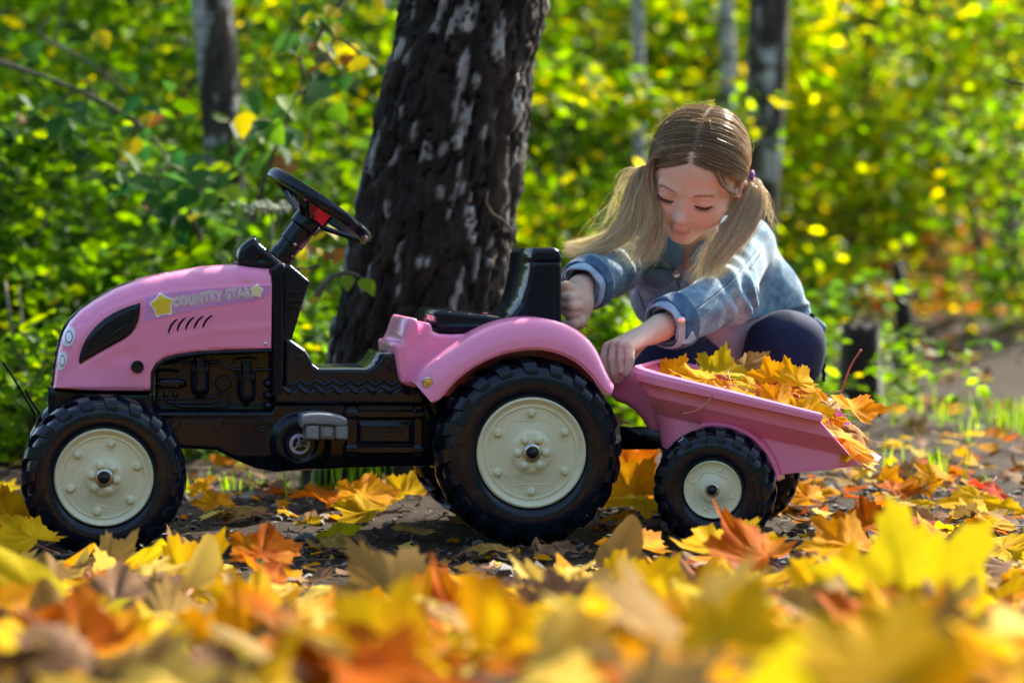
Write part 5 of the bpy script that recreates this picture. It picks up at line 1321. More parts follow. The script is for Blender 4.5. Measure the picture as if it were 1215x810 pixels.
# --- leaves heaped in the trailer
trl = [(800, 440, .16, .055, 'golden', (-.2, -.7, .7), 40, 0), (838, 447, .12, .07, 'yellow', (.1, -.7, .6), 70, 1), (856, 440, .20, .065, 'olive', (.1, -.6, .7), -20, 2), (885, 430, .24, .055, 'tan', (-.3, -.8, .4), -35, 3), (918, 448, .16, .055, 'golden', (.1, -.9, .3), 10, 0), (948, 452, .14, .06, 'yellow', (.2, -.9, .35), 15, 5),
       (880, 468, .06, .075, 'golden', (0, -.7, .7), 85, 1), (845, 462, .05, .05, 'orange', (0, -.6, .8), 120, 2), (925, 474, .05, .06, 'golden', (.1, -.7, .7), 20, 0), (955, 488, .03, .065, 'yellow', (.1, -.75, .6), -30, 1), (985, 478, .08, .065, 'tan', (.2, -.6, .7), 40, 3), (1010, 482, .10, .07, 'golden', (.3, -.6, .6), -60, 0), (985, 505, .03, .06, 'pale', (.3, -.75, .5), 150, 2),
       (1005, 520, .03, .065, 'golden', (.4, -.7, .5), 190, 1), (1022, 512, .10, .06, 'tan', (.5, -.6, .5), 60, 3), (1018, 538, .02, .045, 'pale', (.3, -.8, .4), 200, 0), (970, 462, .16, .06, 'golden', (.1, -.7, .6), 100, 1), (905, 458, .12, .06, 'orange', (-.1, -.6, .8), -80, 0), (870, 452, .16, .06, 'yellow', (0, -.6, .8), 190, 3), (820, 436, .20, .055, 'yellow', (0, -.6, .8), 150, 4)]
for (px, py, Y, s, c, nr, sp, va) in trl:
    put_leaf(W(px, py + 4, Y), (nr[0] * .8, nr[1] * .6, nr[2] + .2), R_(sp), s * .95, c, 'maple', va, 'maple_leaf', 'leaves heaped in the trailer')
for (px, py, Y, s, c, sp, va) in ((872, 470, .10, .055, 'golden', 30, 1), (900, 474, .09, .055, 'yellow', 110, 3), (915, 466, .13, .055, 'orange', 250, 0), (940, 480, .09, .055, 'golden', 330, 4), (895, 462, .17, .055, 'yellow', 60, 1), (855, 458, .14, .05, 'golden', 200, 3), (968, 490, .09, .05, 'yellow', 10, 1), (990, 495, .08, .05, 'golden', 140, 4), (930, 465, .19, .055, 'golden', 80, 0)):
    put_leaf(W(px, py, Y), (rng.normal(0, .25), -.45, .85), R_(sp), s, c, 'maple', va, 'maple_leaf', 'leaves heaped in the trailer')
tu, tv = np.array([math.cos(PSI_T), math.sin(PSI_T), 0]), np.array([-math.sin(PSI_T), math.cos(PSI_T), 0])
FV, FF, FC, FM = [], [], [], []
def bulk(P, N, spin, S, cols, kinds):
    for p, nr, sp, s, c, kd in zip(P, N, spin, S, cols, kinds):
        g, F, vc, sv, sf = LEAFGEO[(kd, int(rng.integers(6)))]
        M = np.array((frame_mat(nr, sp)))[:3, :3]; base = sum(map(len, FV)) if False else BULKN[0]
        FV.append((g * s) @ M.T + p); FF.append([[i + base for i in f] for f in F]); FC.append(vc); FM.append(np.full(len(F), BORD.index(c), np.int32)); BULKN[0] += len(g)
BULKN = [0]; BORD = list(LEAFC)
def lite_geo(kind, var):
    """coarser leaf for the carpet: outline fan only"""
    curl = (.35, .65, .9, .55, 1.1, .22)[var]; P, F, c, _, _ = leaf_geo(kind, var * 13 + (5 if kind == 'maple' else 77), curl); k = (len(P) - 1) // 3
    keep = np.r_[0, 1 + 2 * k:1 + 3 * k]; return P[keep], [[0, 1 + i, 1 + (i + 1) % k] for i in range(k)], c[keep], None, None
LEAFGEO = {(kd, v): lite_geo(kd, v) for kd in ('maple', 'oval') for v in range(6)}
def flush(name, label, parent=None, kind='stuff'):
    me = mesh(name, np.vstack(FV), [f for q in FF for f in q], [LEAFC[c] for c in BORD], True, None); me.polygons.foreach_set('material_index', np.concatenate(FM)); color_attr(me, np.vstack(FC))
    o = link(bpy.data.objects.new(name, me), parent); tag(o, label, None, None, kind); FV.clear(); FF.clear(); FC.clear(); FM.clear(); BULKN[0] = 0; return o
# lower layers inside the tub
P = []
for _ in range(150):
    a = rng.uniform(-.03, .12); v = rng.uniform(.13, .27); z = .255 - (a + .08) * .42 - abs(v - .2) * .15 + rng.uniform(-.03, -.005)
    P.append(TR_O + tu * a + tv * v + np.array([0, 0, z]))
bulk(np.array(P), [(rng.normal(0, .3), rng.normal(-.2, .3), 1) for _ in P], rng.uniform(0, 6.28, len(P)), rng.uniform(.04, .052, len(P)), rng.choice(['golden', 'yellow', 'orange', 'tan'], len(P)), ['maple'] * len(P))
flush('leaf_litter', 'packed yellow leaves filling the trailer under the top layer')
# carpet under the big foreground leaves, and thin litter behind
def field(n, xr, yr, size, colors, up, lift, kinds, avoid=.09, ypow=1.0):
    x = rng.uniform(*xr, n * 2); y = yr[0] + (yr[1] - yr[0]) * rng.random(n * 2) ** ypow; ok = np.ones(n * 2, bool)
    if yr[1] < -.2: ok &= y < edge(x) + .06   # the thick carpet stops where the bare strip begins
    half_w = (y + 3.72) * .235 + .25; ok &= np.abs(x) < np.maximum(half_w, .7)
    for w in WH: ok &= np.hypot(x - w[0], y - w[1]) > avoid
    x, y = x[ok][:n], y[ok][:n]; s = rng.uniform(*size, len(x)); N = np.stack([rng.normal(0, up, len(x)), rng.normal(-.1, up, len(x)), np.ones(len(x))], 1)
    bulk(np.stack([x, y, gz(x, y) + rng.uniform(*lift, len(x)) + .2 * s * np.hypot(N[:, 0], N[:, 1])], 1), N, rng.uniform(0, 6.28, len(x)), s, rng.choice(colors, len(x)), rng.choice(kinds, len(x)))
field(760, (-1, 1), (-2.5, -.40), (.05, .09), FG + ['brown', 'tan', 'brown'], .35, (.0, .03), ['maple', 'maple', 'oval'])
field(620, (-1, 1), (-.95, .05), (.012, .034), ['tan', 'brown', 'brown', 'tan', 'golden', 'pale'], .28, (.0, .006), ['maple', 'oval'], .12)
field(420, (-1.2, 1.6), (.2, 2.0), (.02, .05), BK, .35, (.0, .012), ['maple', 'oval'])
field(150, (.45, 1.2), (-.1, 1.6), (.03, .055), BK + ['golden', 'orange'], .35, (.0, .012), ['maple', 'oval'])
field(1700, (-6, 7), (1.6, 12), (.03, .065), BK + ['tan', 'brown'], .35, (.0, .02), ['maple', 'oval'], ypow=1.2)
flush('leaf_litter', 'thick carpet of small fallen leaves over the soil')
# hillside carpet of dry bracken-coloured leaves, far behind
field(3400, (0, 9), (7.5, 22), (.10, .18), ['orange', 'orange', 'tan', 'golden', 'tan', 'brown', 'pale'], .45, (.0, .10), ['oval'])
flush('leaf_litter', 'sunlit orange dry leaves on the slope behind the trees')
# soil crumbs, pebbles and twigs
bm = bmesh.new(); bmesh.ops.create_icosphere(bm, subdivisions=1, radius=1.0); IV = np.array([v.co for v in bm.verts]); IF = np.array([[v.index for v in f.verts] for f in bm.faces]); bm.free()
def crumbs(n, xr, yr, size, m_, name, label, flat=.6):
    x = rng.uniform(*xr, n); y = rng.uniform(*yr, n); s = size[0] + (size[1] - size[0]) * rng.random(n) ** 3
    V = IV[None] * s[:, None, None] * np.array([1, 1, flat]) * rng.uniform(.7, 1.3, (n, 1, 3)) + rng.normal(0, .14, (n, 12, 3)) * s[:, None, None]
    a = rng.uniform(0, 6.28, n); ca, sa = np.cos(a)[:, None], np.sin(a)[:, None]
    V = np.stack([V[..., 0] * ca - V[..., 1] * sa, V[..., 0] * sa + V[..., 1] * ca, V[..., 2]], -1) + np.stack([x, y, gz(x, y) + s * .15], 1)[:, None]
    F = IF[None] + (np.arange(n) * 12)[:, None, None]; o = obj(name, V.reshape(-1, 3), F.reshape(-1, 3), m_, None, True, 35); tag(o, label, kind='stuff')
CRUMB = cloth('soil_crumb', (.022, .016, .012), (.11, .085, .065), 14, .6, 200); STONE = cloth('pebble', (.07, .065, .06), (.24, .22, .20), 9, .3, 150)
crumbs(3600, (-1.1, 1.3), (-.65, 1.2), (.0015, .009), CRUMB, 'soil_crumbs', 'dark soil crumbs strewn over the path')
crumbs(420, (-1.0, 1.2), (-.62, .9), (.003, .017), STONE, 'gravel', 'grey pebbles scattered over the path')
TW = cloth('twig', (.05, .032, .02), (.16, .11, .075), 20, .5, 120)
mb = MB()
for _ in range(260):
    x = rng.uniform(-1.0, 1.4); y = rng.uniform(-.55, 1.6); a = rng.uniform(0, 6.28); L = rng.uniform(.02, .12); d = np.array([math.cos(a), math.sin(a), 0]); p = np.array([x, y, 0]); b_ = np.cross(d, [0, 0, 1]) * rng.normal(0, .12) * L
    pts = [p, p + d * L * .5 + b_, p + d * L]; pts = [np.array([q[0], q[1], float(gz(q[0], q[1])) + .004 + rng.uniform(0, .006)]) for q in pts]; mb.tube(pts, [.0014, .0012, .0007], 4)
o = mb.build('twig_litter', TW, None, None); tag(o, 'thin dry twigs lying about on the soil', kind='stuff')
# two loose stalks on the trailer
for pts, lab in (([(861, 459, .02), (848, 466, .0), (838, 480, -.02), (826, 488, -.03), (812, 491, -.035)], 'thin red leaf stalk hanging over the side of the pink trailer'), ([(998, 466, .12), (1004, 448, .11), (1010, 432, .10), (1021, 416, .10)], 'upright red leaf stalk rising from the trailer leaves by the dark stump')):
    mb = MB(); mb.tube([W(*p) for p in chaik_open(pts)], .0016, 6); mb.ball(W(*pts[-1]), .0026, 8); o = mb.build('leaf_stalk', STALK, None, None); tag(o, lab, 'leaf stalk')
# --- a label of its own for every leaf
ORD = ['first', 'second', 'third', 'fourth', 'fifth', 'sixth', 'seventh', 'eighth', 'ninth', 'tenth', 'eleventh', 'twelfth', 'thirteenth', 'fourteenth', 'fifteenth', 'sixteenth', 'seventeenth', 'eighteenth', 'nineteenth', 'twentieth']
CN = {'yellow': 'bright yellow', 'golden': 'golden', 'orange': 'orange', 'pale': 'pale cream', 'olive': 'olive yellow', 'tan': 'tan', 'brown': 'dry brown', 'red': 'rusty red'}
def where(p, group):
    x, y = proj(p)
    if 'trailer' in group: return 'in the trailer'
    if p[1] > .2: return 'behind the tractor' if x < 740 else 'beyond the trailer'
    row = 'at the bottom edge' if y > 775 else 'in the blurred carpet' if y > 725 else 'near the soil' if y > 660 else 'by the wheels'
    col = 'below the front wheel' if x < 240 else 'below the pedal' if x < 500 else 'below the rear wheel' if x < 740 else 'below the trailer' if x < 980 else 'past the trailer'
    return col + ', ' + row
cells = {}
for L_ in LEAVES: cells.setdefault((CN[L_[1]], L_[5], where(L_[3], L_[6])), []).append(L_)
for (cn, kd, wh), L_ in cells.items():
    L_.sort(key=lambda e: proj(e[3])[0]); sh = 'maple leaf' if kd == 'maple' else 'oval leaf'
    for i, e in enumerate(L_):
        e[0]['label'] = f'{cn} {sh} {wh}' if len(L_) == 1 else f'{cn} {sh} {wh}, {ORD[min(i, 19)]} from left'
# ================================================================= trees, shrubs and low plants
def green_mat(name, trans=.5, rough=.5):
    m, n, l, b = new_mat(name); at = n.new('ShaderNodeAttribute'); at.attribute_name = 'Col'
    l.new(at.outputs['Color'], b.inputs['Base Color']); b.inputs['Roughness'].default_value = rough; b.inputs['Specular IOR Level'].default_value = .07
    tr = n.new('ShaderNodeBsdfTranslucent'); hs_ = n.new('ShaderNodeHueSaturation'); hs_.inputs['Value'].default_value = 2.9; hs_.inputs['Hue'].default_value = .482; hs_.inputs['Saturation'].default_value = 1.12
    l.new(at.outputs['Color'], hs_.inputs['Color']); l.new(hs_.outputs[0], tr.inputs[0])
    ms = n.new('ShaderNodeMixShader'); ms.inputs[0].default_value = trans; l.new(b.outputs[0], ms.inputs[1]); l.new(tr.outputs[0], ms.inputs[2]); l.new(ms.outputs[0], n['Material Output'].inputs[0]); return m
GREEN = green_mat('green_leaf'); 
OV = np.array([(0, 0, 0), (.27, .30, .05), (-.27, .30, .05), (.24, .66, .04), (-.24, .66, .04), (0, 1.0, -.08), (0, .45, -.04)])
OF = np.array([(0, 1, 6), (0, 6, 2), (1, 3, 6), (2, 6, 4), (3, 5, 6), (4, 6, 5)])
DV = np.array([(0, 0, 0), (.32, .45, .05), (0, 1.0, -.05), (-.32, .45, .05)]); DF = np.array([(0, 1, 2), (0, 2, 3)])
def cloud(P, S, cols, N=None, tmpl='d', droop=.35, tilt=.7):
    """leaves at points P with sizes S; returns verts, faces, colours"""
    n = len(P); V0, F0 = (DV, DF) if tmpl == 'd' else (OV, OF)
    if N is None: N = np.stack([rng.normal(0, tilt, n), rng.normal(0, tilt, n), np.ones(n)], 1)
    N = N / np.linalg.norm(N, axis=1)[:, None]
    a = rng.uniform(0, 2 * math.pi, n); d = np.stack([np.cos(a), np.sin(a), -droop * np.ones(n)], 1); d -= N * (d * N).sum(1)[:, None]; d /= np.linalg.norm(d, axis=1)[:, None]; x = np.cross(d, N)
    V = P[:, None] + S[:, None, None] * (V0[None, :, 0, None] * x[:, None] + V0[None, :, 1, None] * d[:, None] + V0[None, :, 2, None] * N[:, None])
    F = F0[None] + (np.arange(n) * len(V0))[:, None, None]
    return V.reshape(-1, 3), F.reshape(-1, 3), np.repeat(cols, len(V0), 0)
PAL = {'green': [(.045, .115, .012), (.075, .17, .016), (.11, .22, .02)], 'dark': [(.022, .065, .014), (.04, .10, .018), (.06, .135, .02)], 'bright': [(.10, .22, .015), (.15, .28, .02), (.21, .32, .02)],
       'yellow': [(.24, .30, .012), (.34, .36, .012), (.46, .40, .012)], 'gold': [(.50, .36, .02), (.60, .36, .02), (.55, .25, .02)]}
def pick(pal, n, mixin=None):
    w = list(pal.items()); c = np.zeros((n, 3)); ch = rng.choice(len(w), n, p=np.array([v for _, v in w]) / sum(v for _, v in w))
    for i, (k, _) in enumerate(w):
        s = ch == i; A = np.array(PAL[k]); c[s] = A[rng.integers(len(A), size=s.sum())]
    return c * rng.uniform(.55, .95, (n, 1))
def foliage(name, P, S, cols, parent, tmpl='d', **kw):
    V, F, c = cloud(P, S, cols, tmpl=tmpl, **kw); pb = np.array(parent.location); o = obj(name, V - pb, F, GREEN, parent, True, None); color_attr(o.data, c); return o
STUMPBARK = cloth('stump_bark', (.010, .007, .005), (.034, .024, .017), 24, .8, 90)
BARK = cloth('bark', (.030, .022, .016), (.10, .078, .058), 24, .8, 90)
STEM = cloth('shrub_stem', (.05, .038, .026), (.15, .12, .085), 24, .5, 90)
def stem_path(a, b, bend, n=9):
    t = np.linspace(0, 1, n)[:, None]; a = np.asarray(a, float); b = np.asarray(b, float); s = rng.normal(0, bend, 3)
    return a + (b - a) * t + np.sin(t * math.pi) * s + np.sin(t * math.pi * 2) * rng.normal(0, bend * .4, 3)
def shrub(name, label, px, Y, height, radius, nleaf, leaf, pal, clumps=22, tmpl='d', group='shrubs of the undergrowth', lean=0.0, stems=5, low=.08, nsub=0):
    x = W(px, 405, Y)[0]; base = np.array([x, Y, float(gz(x, Y)) - .03]); root = empty(name, base); tag(root, label, 'shrub', group)
    C = []
    for i in range(stems):
        a = rng.uniform(0, 6.28); r = radius * rng.uniform(.25, .95); tip = base + np.array([math.cos(a) * r + lean * height, math.sin(a) * r * .8, height * rng.uniform(.6, 1.0)])
        p = stem_path(base + rng.normal(0, .03, 3) * np.array([1, 1, 0]), tip, height * .07); mb = MB(); th = .006 + .006 * height
        mb.tube(p - base, np.linspace(th, th * .25, len(p)), 6); mb.build('stem', STEM, root, None)
        for _ in range(max(1, clumps // stems)):
            t = rng.uniform(low, 1); q = p[min(int(t * 8.99), 8)] + rng.normal(0, 1, 3) * np.array([radius * .33, radius * .33, height * .05]); C.append(q)
    C = np.array(C); k = rng.integers(len(C), size=nleaf)
    cr = radius * .30 * rng.uniform(.5, 1.3, len(C))
    off = rng.normal(0, 1, (nleaf, 3)) * np.array([1, 1, .42]) * cr[k][:, None]
    P = C[k] + off; P[:, 2] = np.maximum(P[:, 2], gz(P[:, 0], P[:, 1]) + .02)
    cb = rng.uniform(.7, 1.3, len(C)); cols = pick(pal, nleaf) * cb[k][:, None]
    foliage('foliage', P, leaf * rng.uniform(.6, 1.3, nleaf), cols, root, tmpl)
    return root
def taper_trunk(name, pts, rad, mat_, parent, n=28, rough=.0, seed=0, steps=60):
    P = res_open(np.array(pts, float), steps); Rr = np.interp(np.linspace(0, 1, steps), np.linspace(0, 1, len(rad)), rad); mb = MB(); mb.tube(P, Rr, n)
    o = mb.build(name, mat_, parent, None); return o
def birch_mat(name, dark=.5, sc=1.0, white=(.50, .48, .45)):
    m, n, l, b = new_mat(name)
    t1 = noise_tex(n, l, 9 * sc, 5, .62, stretch=(1.0, 1.0, .32)); t2 = noise_tex(n, l, 38 * sc, 5, .65, stretch=(1, 1, .25)); t3 = noise_tex(n, l, 26 * sc, 3, .5, stretch=(.35, .35, 1.6))
    r1 = ramp(n, [(dark - .02, (0, 0, 0)), (dark + .035, (1, 1, 1))]); l.new(t1.outputs['Fac'], r1.inputs[0])
    rd = ramp(n, [(.3, (.016, .012, .010)), (.55, (.055, .042, .032)), (.75, (.13, .105, .085))]); l.new(t2.outputs['Fac'], rd.inputs[0])
    rw = ramp(n, [(.40, (.10, .09, .08)), (.52, white), (.8, tuple(min(1, w * 1.35) for w in white))]); l.new(t3.outputs['Fac'], rw.inputs[0])
    mx = n.new('ShaderNodeMix'); mx.data_type = 'RGBA'; l.new(r1.outputs[0], mx.inputs[0]); l.new(rd.outputs[0], mx.inputs[6]); l.new(rw.outputs[0], mx.inputs[7]); l.new(mx.outputs[2], b.inputs['Base Color'])
    b.inputs['Roughness'].default_value = .85; b.inputs['Specular IOR Level'].default_value = .25; add_bump(n, l, b, t2.outputs['Fac'], .9, .02); return m
# ---- the big old birch just behind the tractor: fissured bark as real relief
YB = .95
bt = [(470, 590, 118), (478, 520, 106), (488, 450, 101), (497, 380, 99), (510, 300, 96.5), (523, 220, 94), (540, 120, 89), (562, 0, 83), (585, -120, 79), (640, -420, 70), (700, -800, 58), (745, -1200, 44)]
PX = np.array([W(x, y, YB) for x, y, _ in bt]); RX = np.array([r * (YB + 3.72) / FPX for _, _, r in bt])
big = empty('birch_tree', (PX[0][0], YB, 0)); tag(big, 'stout old birch with dark fissured bark behind the steering wheel and seat', 'tree')
zs = np.r_[np.linspace(PX[0][2] - .06, 1.05, 210), np.linspace(1.07, PX[-1][2], 60)]; na = 150
cx_ = np.interp(zs, PX[:, 2], PX[:, 0]); rr_ = np.interp(zs, PX[:, 2], RX); an = np.linspace(0, 2 * math.pi, na, endpoint=False)
V = []; Cc = []
for z, cxx, r in zip(zs, cx_, rr_):
    for a in an:
        ux, uy = math.cos(a), math.sin(a)
        q = Vector((ux * 1.15, uy * 1.15, z * 2.6))
        nv = noise.fractal(q * 3.6, .9, 2.1, 4); pl = noise.noise(Vector((ux * 2.3 + 9, uy * 2.3, z * 5.4))); rid = abs(noise.noise(Vector((ux * 5.5 + .5 * nv, uy * 5.5 + .3 * pl, z * 7 + .6 * nv))))
        h = .011 * nv - .014 * math.exp(-(rid / .05) ** 2) + .006 * noise.noise(Vector((ux * 14, uy * 14, z * 45)))
        white = max(0, min(1, (noise.noise(Vector((ux * 3.4 + 4.2, uy * 3.4 - 1.3, z * 7.5))) * .55 + .6 * noise.noise(Vector((ux * 8 + 2 + .5 * nv, uy * 8, z * 15))) - .21 - .14 * max(0, .8 - z)) * 26)) * (1 if rid > .055 else .25)
        V.append((cxx + (r + h + .003 * white) * ux - PX[0][0], (r + h + .003 * white) * uy, z)); 
        base = .5 + .5 * nv; dk = (np.array((.028, .020, .015)) * (1 - max(0, pl)) + np.array((.060, .038, .024)) * max(0, pl)) * (.5 + 1.1 * max(0, base)) * (.5 + .5 * min(1, rid / .08)); Cc.append(dk * (1 - white) + np.array((.50, .48, .45)) * white * (.7 + .5 * max(0, base)))
m_, n, l, b = new_mat('old_birch_bark'); at = n.new('ShaderNodeAttribute'); at.attribute_name = 'Col'; tn = noise_tex(n, l, 55, 8, .78, stretch=(1, 1, .45))
mx = n.new('ShaderNodeMix'); mx.data_type = 'RGBA'; mx.blend_type = 'OVERLAY'; mx.inputs[0].default_value = .7; l.new(at.outputs['Color'], mx.inputs[6]); l.new(tn.outputs['Fac'], mx.inputs[7]); l.new(mx.outputs[2], b.inputs['Base Color'])
b.inputs['Roughness'].default_value = .8; b.inputs['Specular IOR Level'].default_value = .3; tk2 = noise_tex(n, l, 34, 7, .7, stretch=(1, 1, .22), distortion=.6); rk = ramp(n, [(.40, (0, 0, 0)), (.52, (1, 1, 1))]); l.new(tk2.outputs['Fac'], rk.inputs[0])
sm_ = n.new('ShaderNodeMath'); l.new(rk.outputs[0], sm_.inputs[0]); l.new(tn.outputs['Fac'], sm_.inputs[1]); add_bump(n, l, b, sm_.outputs[0], 1.0, .016)
nz = len(zs); idx = np.arange(nz * na).reshape(nz, na)
tk = obj('trunk', V, np.stack([idx[:-1], np.roll(idx, -1, 1)[:-1], np.roll(idx, -1, 1)[1:], idx[1:]], -1).reshape(-1, 4), m_, big, True, None); color_attr(tk.data, np.array(Cc))
top = np.array([PX[-1][0], YB, PX[-1][2]]) - np.array(big.location)
for i in range(7):
    mb = MB(); a = i * 2.4; z0 = -1.1 + i * .17; s0 = top + np.array([-.045 * (1 - i / 7), 0, z0]); p = stem_path(s0, s0 + np.array([math.cos(a) * 1.0, math.sin(a) * 1.0, .7 + .1 * i]), .10); mb.tube(p, np.linspace(.035, .008, len(p)), 8); mb.build('limb', BARK, big, None)
C = top + rng.normal(0, 1, (46, 3)) * np.array([.85, .85, .45]) + np.array([0, 0, .3]); k = rng.integers(46, size=5200)
foliage('crown', np.array(big.location) + C[k] + rng.normal(0, .17, (5200, 3)), .055 * rng.uniform(.7, 1.3, 5200), pick({'bright': 2, 'yellow': 2, 'green': 2}, 5200), big)
mb = MB(); pr_ = [W(x, y, YB - .13) for x, y in ((579, 226), (577, 240), (584, 254), (597, 262), (606, 272), (613, 288))]; mb.tube(np.array(pr_) - np.array(big.location), [.002, .003, .0035, .0035, .003, .002], 6); mb.build('twig', TW, big, None)
# ---- slimmer trunks farther off: (px at bottom, py bottom, px top, py top, width px, Y)
BM1 = birch_mat('birch_bark', .535, 1.0, (.40, .39, .37)); BM2 = birch_mat('pale_birch_bark', .40, 1.3, (.46, .45, .42))
def slim(px0, py0, px1, py1, wpx, Y, mat_, label, name='birch_tree', crown=None, ext=2.4):
    a = W(px0, py0, Y); b_ = W(px1, py1, Y); d = (b_ - a) / (b_[2] - a[2]); r = wpx / 2 * (Y + 3.72) / FPX
    foot = a - d * (a[2] - float(gz(a[0], Y)) + .05); tp = b_ + d * ext; root = empty(name, (foot[0], foot[1], foot[2])); tag(root, label, 'tree', 'slender trees in the background')
    t = np.linspace(0, 1, 24)[:, None]; P = foot + (tp - foot) * t + np.sin(t * 9) * np.array([r * .25, 0, 0]); hgt = tp[2] - foot[2]
    taper_trunk('trunk', P - foot, [r * 1.25, r * 1.03, r, r * .9, r * .7, r * .4], mat_, root, 22)
    top = tp - foot; C = top + rng.normal(0, 1, (30, 3)) * np.array([.8, .8, .6])
    for i in range(5):
        mb = MB(); an_ = i * 1.9; s0 = top * (1 - .07 * i); p = stem_path(s0, s0 + np.array([math.cos(an_) * .8, math.sin(an_) * .8, .5]), .08); mb.tube(p, np.linspace(r * .35, .006, len(p)), 6); mb.build('limb', BARK, root, None)
    k = rng.integers(30, size=1600); foliage('crown', foot + C[k] + rng.normal(0, .2, (1600, 3)), .07 * rng.uniform(.7, 1.3, 1600), pick(crown or {'bright': 2, 'yellow': 2, 'green': 2}, 1600), root)
slim(262, 200, 250, 0, 48, 3.1, BM1, 'grey patchy birch trunk at the top left above the hood')
slim(888, 300, 914, 0, 47, 4.6, BM1, 'grey and black birch trunk rising behind the child')
slim(757, 240, 757, 0, 14, 5.6, BM2, 'thin pale birch trunk left of the child by the big birch')
slim(867, 200, 862, 0, 18, 6.2, BM2, 'thin pale birch trunk directly above the child')
slim(1003, 345, 1021, 160, 13, 7.5, BARK, 'thin dark sapling trunk leaning behind the tree stump', 'sapling_tree')
slim(1068, 420, 1069, 60, 9, 10.5, BARK, 'very thin dark sapling at the right amid yellow leaves', 'sapling_tree', {'yellow': 2, 'gold': 1, 'bright': 1})
slim(120, 300, 128, 0, 9, 8, BARK, 'thin dark sapling at the far left in the green shrubs', 'sapling_tree')
slim(700, 260, 690, 0, 10, 12, BARK, 'thin dark sapling between the big birch and the child', 'sapling_tree')
# ---- stump and burnt post
p0 = W(1022, 420, 2.6); g0 = float(gz(p0[0], 2.6)); st = empty('tree_stump', (p0[0], 2.6, g0)); tag(st, 'short dark tree stump on the path beyond the trailer', 'stump')
r0 = 23 * (2.6 + 3.72) / FPX; h0 = W(1022, 386, 2.6)[2] - g0; mb = MB(); mb.lathe([(r0 * 1.5, -.05), (r0 * 1.25, .02), (r0 * 1.08, h0 * .3), (r0, h0 * .7), (r0 * .97, h0 * .97), (r0 * .8, h0), (.001, h0 - .008)], (0, 0, 0), UP, 40)
o = mb.build('trunk', STUMPBARK, st, 50); rr = np.array([v.co for v in o.data.vertices]); an_ = np.arctan2(rr[:, 1], rr[:, 0]); sc = 1 + .06 * np.sin(an_ * 5) + .04 * np.sin(an_ * 13 + rr[:, 2] * 20); 
for v, s in zip(o.data.vertices, sc): v.co.x *= s; v.co.y *= s; v.co.z += .012 * math.sin(3 * s * 20) * (v.co.z > h0 * .9)
p0 = W(1070, 410, 4.5); g0 = float(gz(p0[0], 4.5)); po = empty('dead_post', (p0[0], 4.5, g0)); tag(po, 'narrow dark dead trunk standing behind the stump at the right', 'dead trunk')
h0 = W(1068, 312, 4.5)[2] - g0; mb = MB(); mb.tube([(0, 0, -.05), (.01, 0, h0 * .4), (-.01, 0, h0 * .8), (-.02, 0, h0)], [.036, .03, .028, .018], 12); mb.build('trunk', STUMPBARK, po, None)
mb = MB(); mb.tube([(0, 0, h0 * .6), (.03, 0, h0 * .66), (.05, 0, h0 * .74)], [.014, .01, .006], 8); mb.build('branch_stub', BARK, po, None)

# ---- near branches with leaves one can tell apart, upper left
LV_ = mesh('leaf', np.array([(0, 0, 0), (.30, .16, .05), (.40, .42, .07), (.27, .72, .05), (0, 1.05, -.10), (-.27, .72, .05), (-.40, .42, .07), (-.30, .16, .05), (0, .3, -.02), (0, .66, -.05)]),
           [[0, 1, 8], [1, 2, 8], [2, 9, 8], [2, 3, 9], [3, 4, 9], [4, 5, 9], [5, 6, 9], [6, 8, 9], [6, 7, 8], [7, 0, 8]], [GREEN], True, None)
LEAFV = []
for c in ((.020, .075, .024), (.032, .10, .022), (.05, .125, .015), (.12, .21, .015), (.30, .27, .015), (.16, .08, .025)):
    me = LV_.copy(); color_attr(me, np.tile(np.array(c), (10, 1))); LEAFV.append(me)
def branch(name, label, paths, leaves, par_group='leafy branches reaching over the clearing', size=.07, cw=(4, 4, 3, 2, 1, .5)):
    a0 = W(*paths[0][0]); root = empty(name, a0); tag(root, label, 'branch', par_group)
    for p in paths:
        q = np.array([W(*k_) for k_ in chaik_open(p)]) - a0; mb = MB(); mb.tube(q, np.linspace(.008 if p is paths[0] else .0045, .002, len(q)), 6); mb.build('twig', STEM, root, None)
    cwp = np.array(cw) / sum(cw)
    for (px, py, Y, s) in leaves:
        me = LEAFV[rng.choice(6, p=cwp)]; o = bpy.data.objects.new('leaf', me); COL.objects.link(o); o.parent = root
        nrm = Vector((rng.normal(0, .45), -abs(rng.normal(.55, .3)), .75)); 
        o.matrix_local = Matrix.Translation(Vector((W(px, py, Y) - a0).tolist())) @ frame_mat(nrm, rng.uniform(2.2, 4.1)) @ Matrix.Scale(size * s, 4)
def along(paths, n, spread=14):
    out = []
    for _ in range(n):
        p = paths[rng.integers(len(paths))]; q = res_open(np.array(p, float), 20)[rng.integers(4, 20)]
        out.append((q[0] + rng.normal(0, spread), q[1] + rng.normal(0, spread), q[2] + rng.normal(0, .06), rng.uniform(.6, 1.15)))
    return out
b1 = [[(300, 262, 1.9), (318, 200, 1.85), (340, 140, 1.8), (362, 92, 1.75)], [(335, 150, 1.8), (310, 140, 1.75), (295, 150, 1.7)], [(350, 115, 1.78), (372, 100, 1.7), (395, 70, 1.7)], [(362, 92, 1.75), (345, 40, 1.7), (350, 0, 1.7)]]
branch('hazel_branch', 'leafy upright twig rising above the steering wheel', b1, along(b1, 36, 20))
b2 = [[(-40, 60, 2.0), (30, 84, 1.95), (90, 105, 1.9), (150, 135, 1.85), (175, 165, 1.85)], [(60, 20, 1.95), (40, 40, 1.95), (110, 75, 1.9), (150, 110, 1.85)], [(90, 105, 1.9), (60, 130, 1.9), (20, 150, 1.9)], [(150, 135, 1.85), (190, 170, 1.8), (200, 200, 1.8)]]
branch('hazel_branch', 'long leafy twig reaching in from the upper left edge', b2, along(b2, 44, 20))
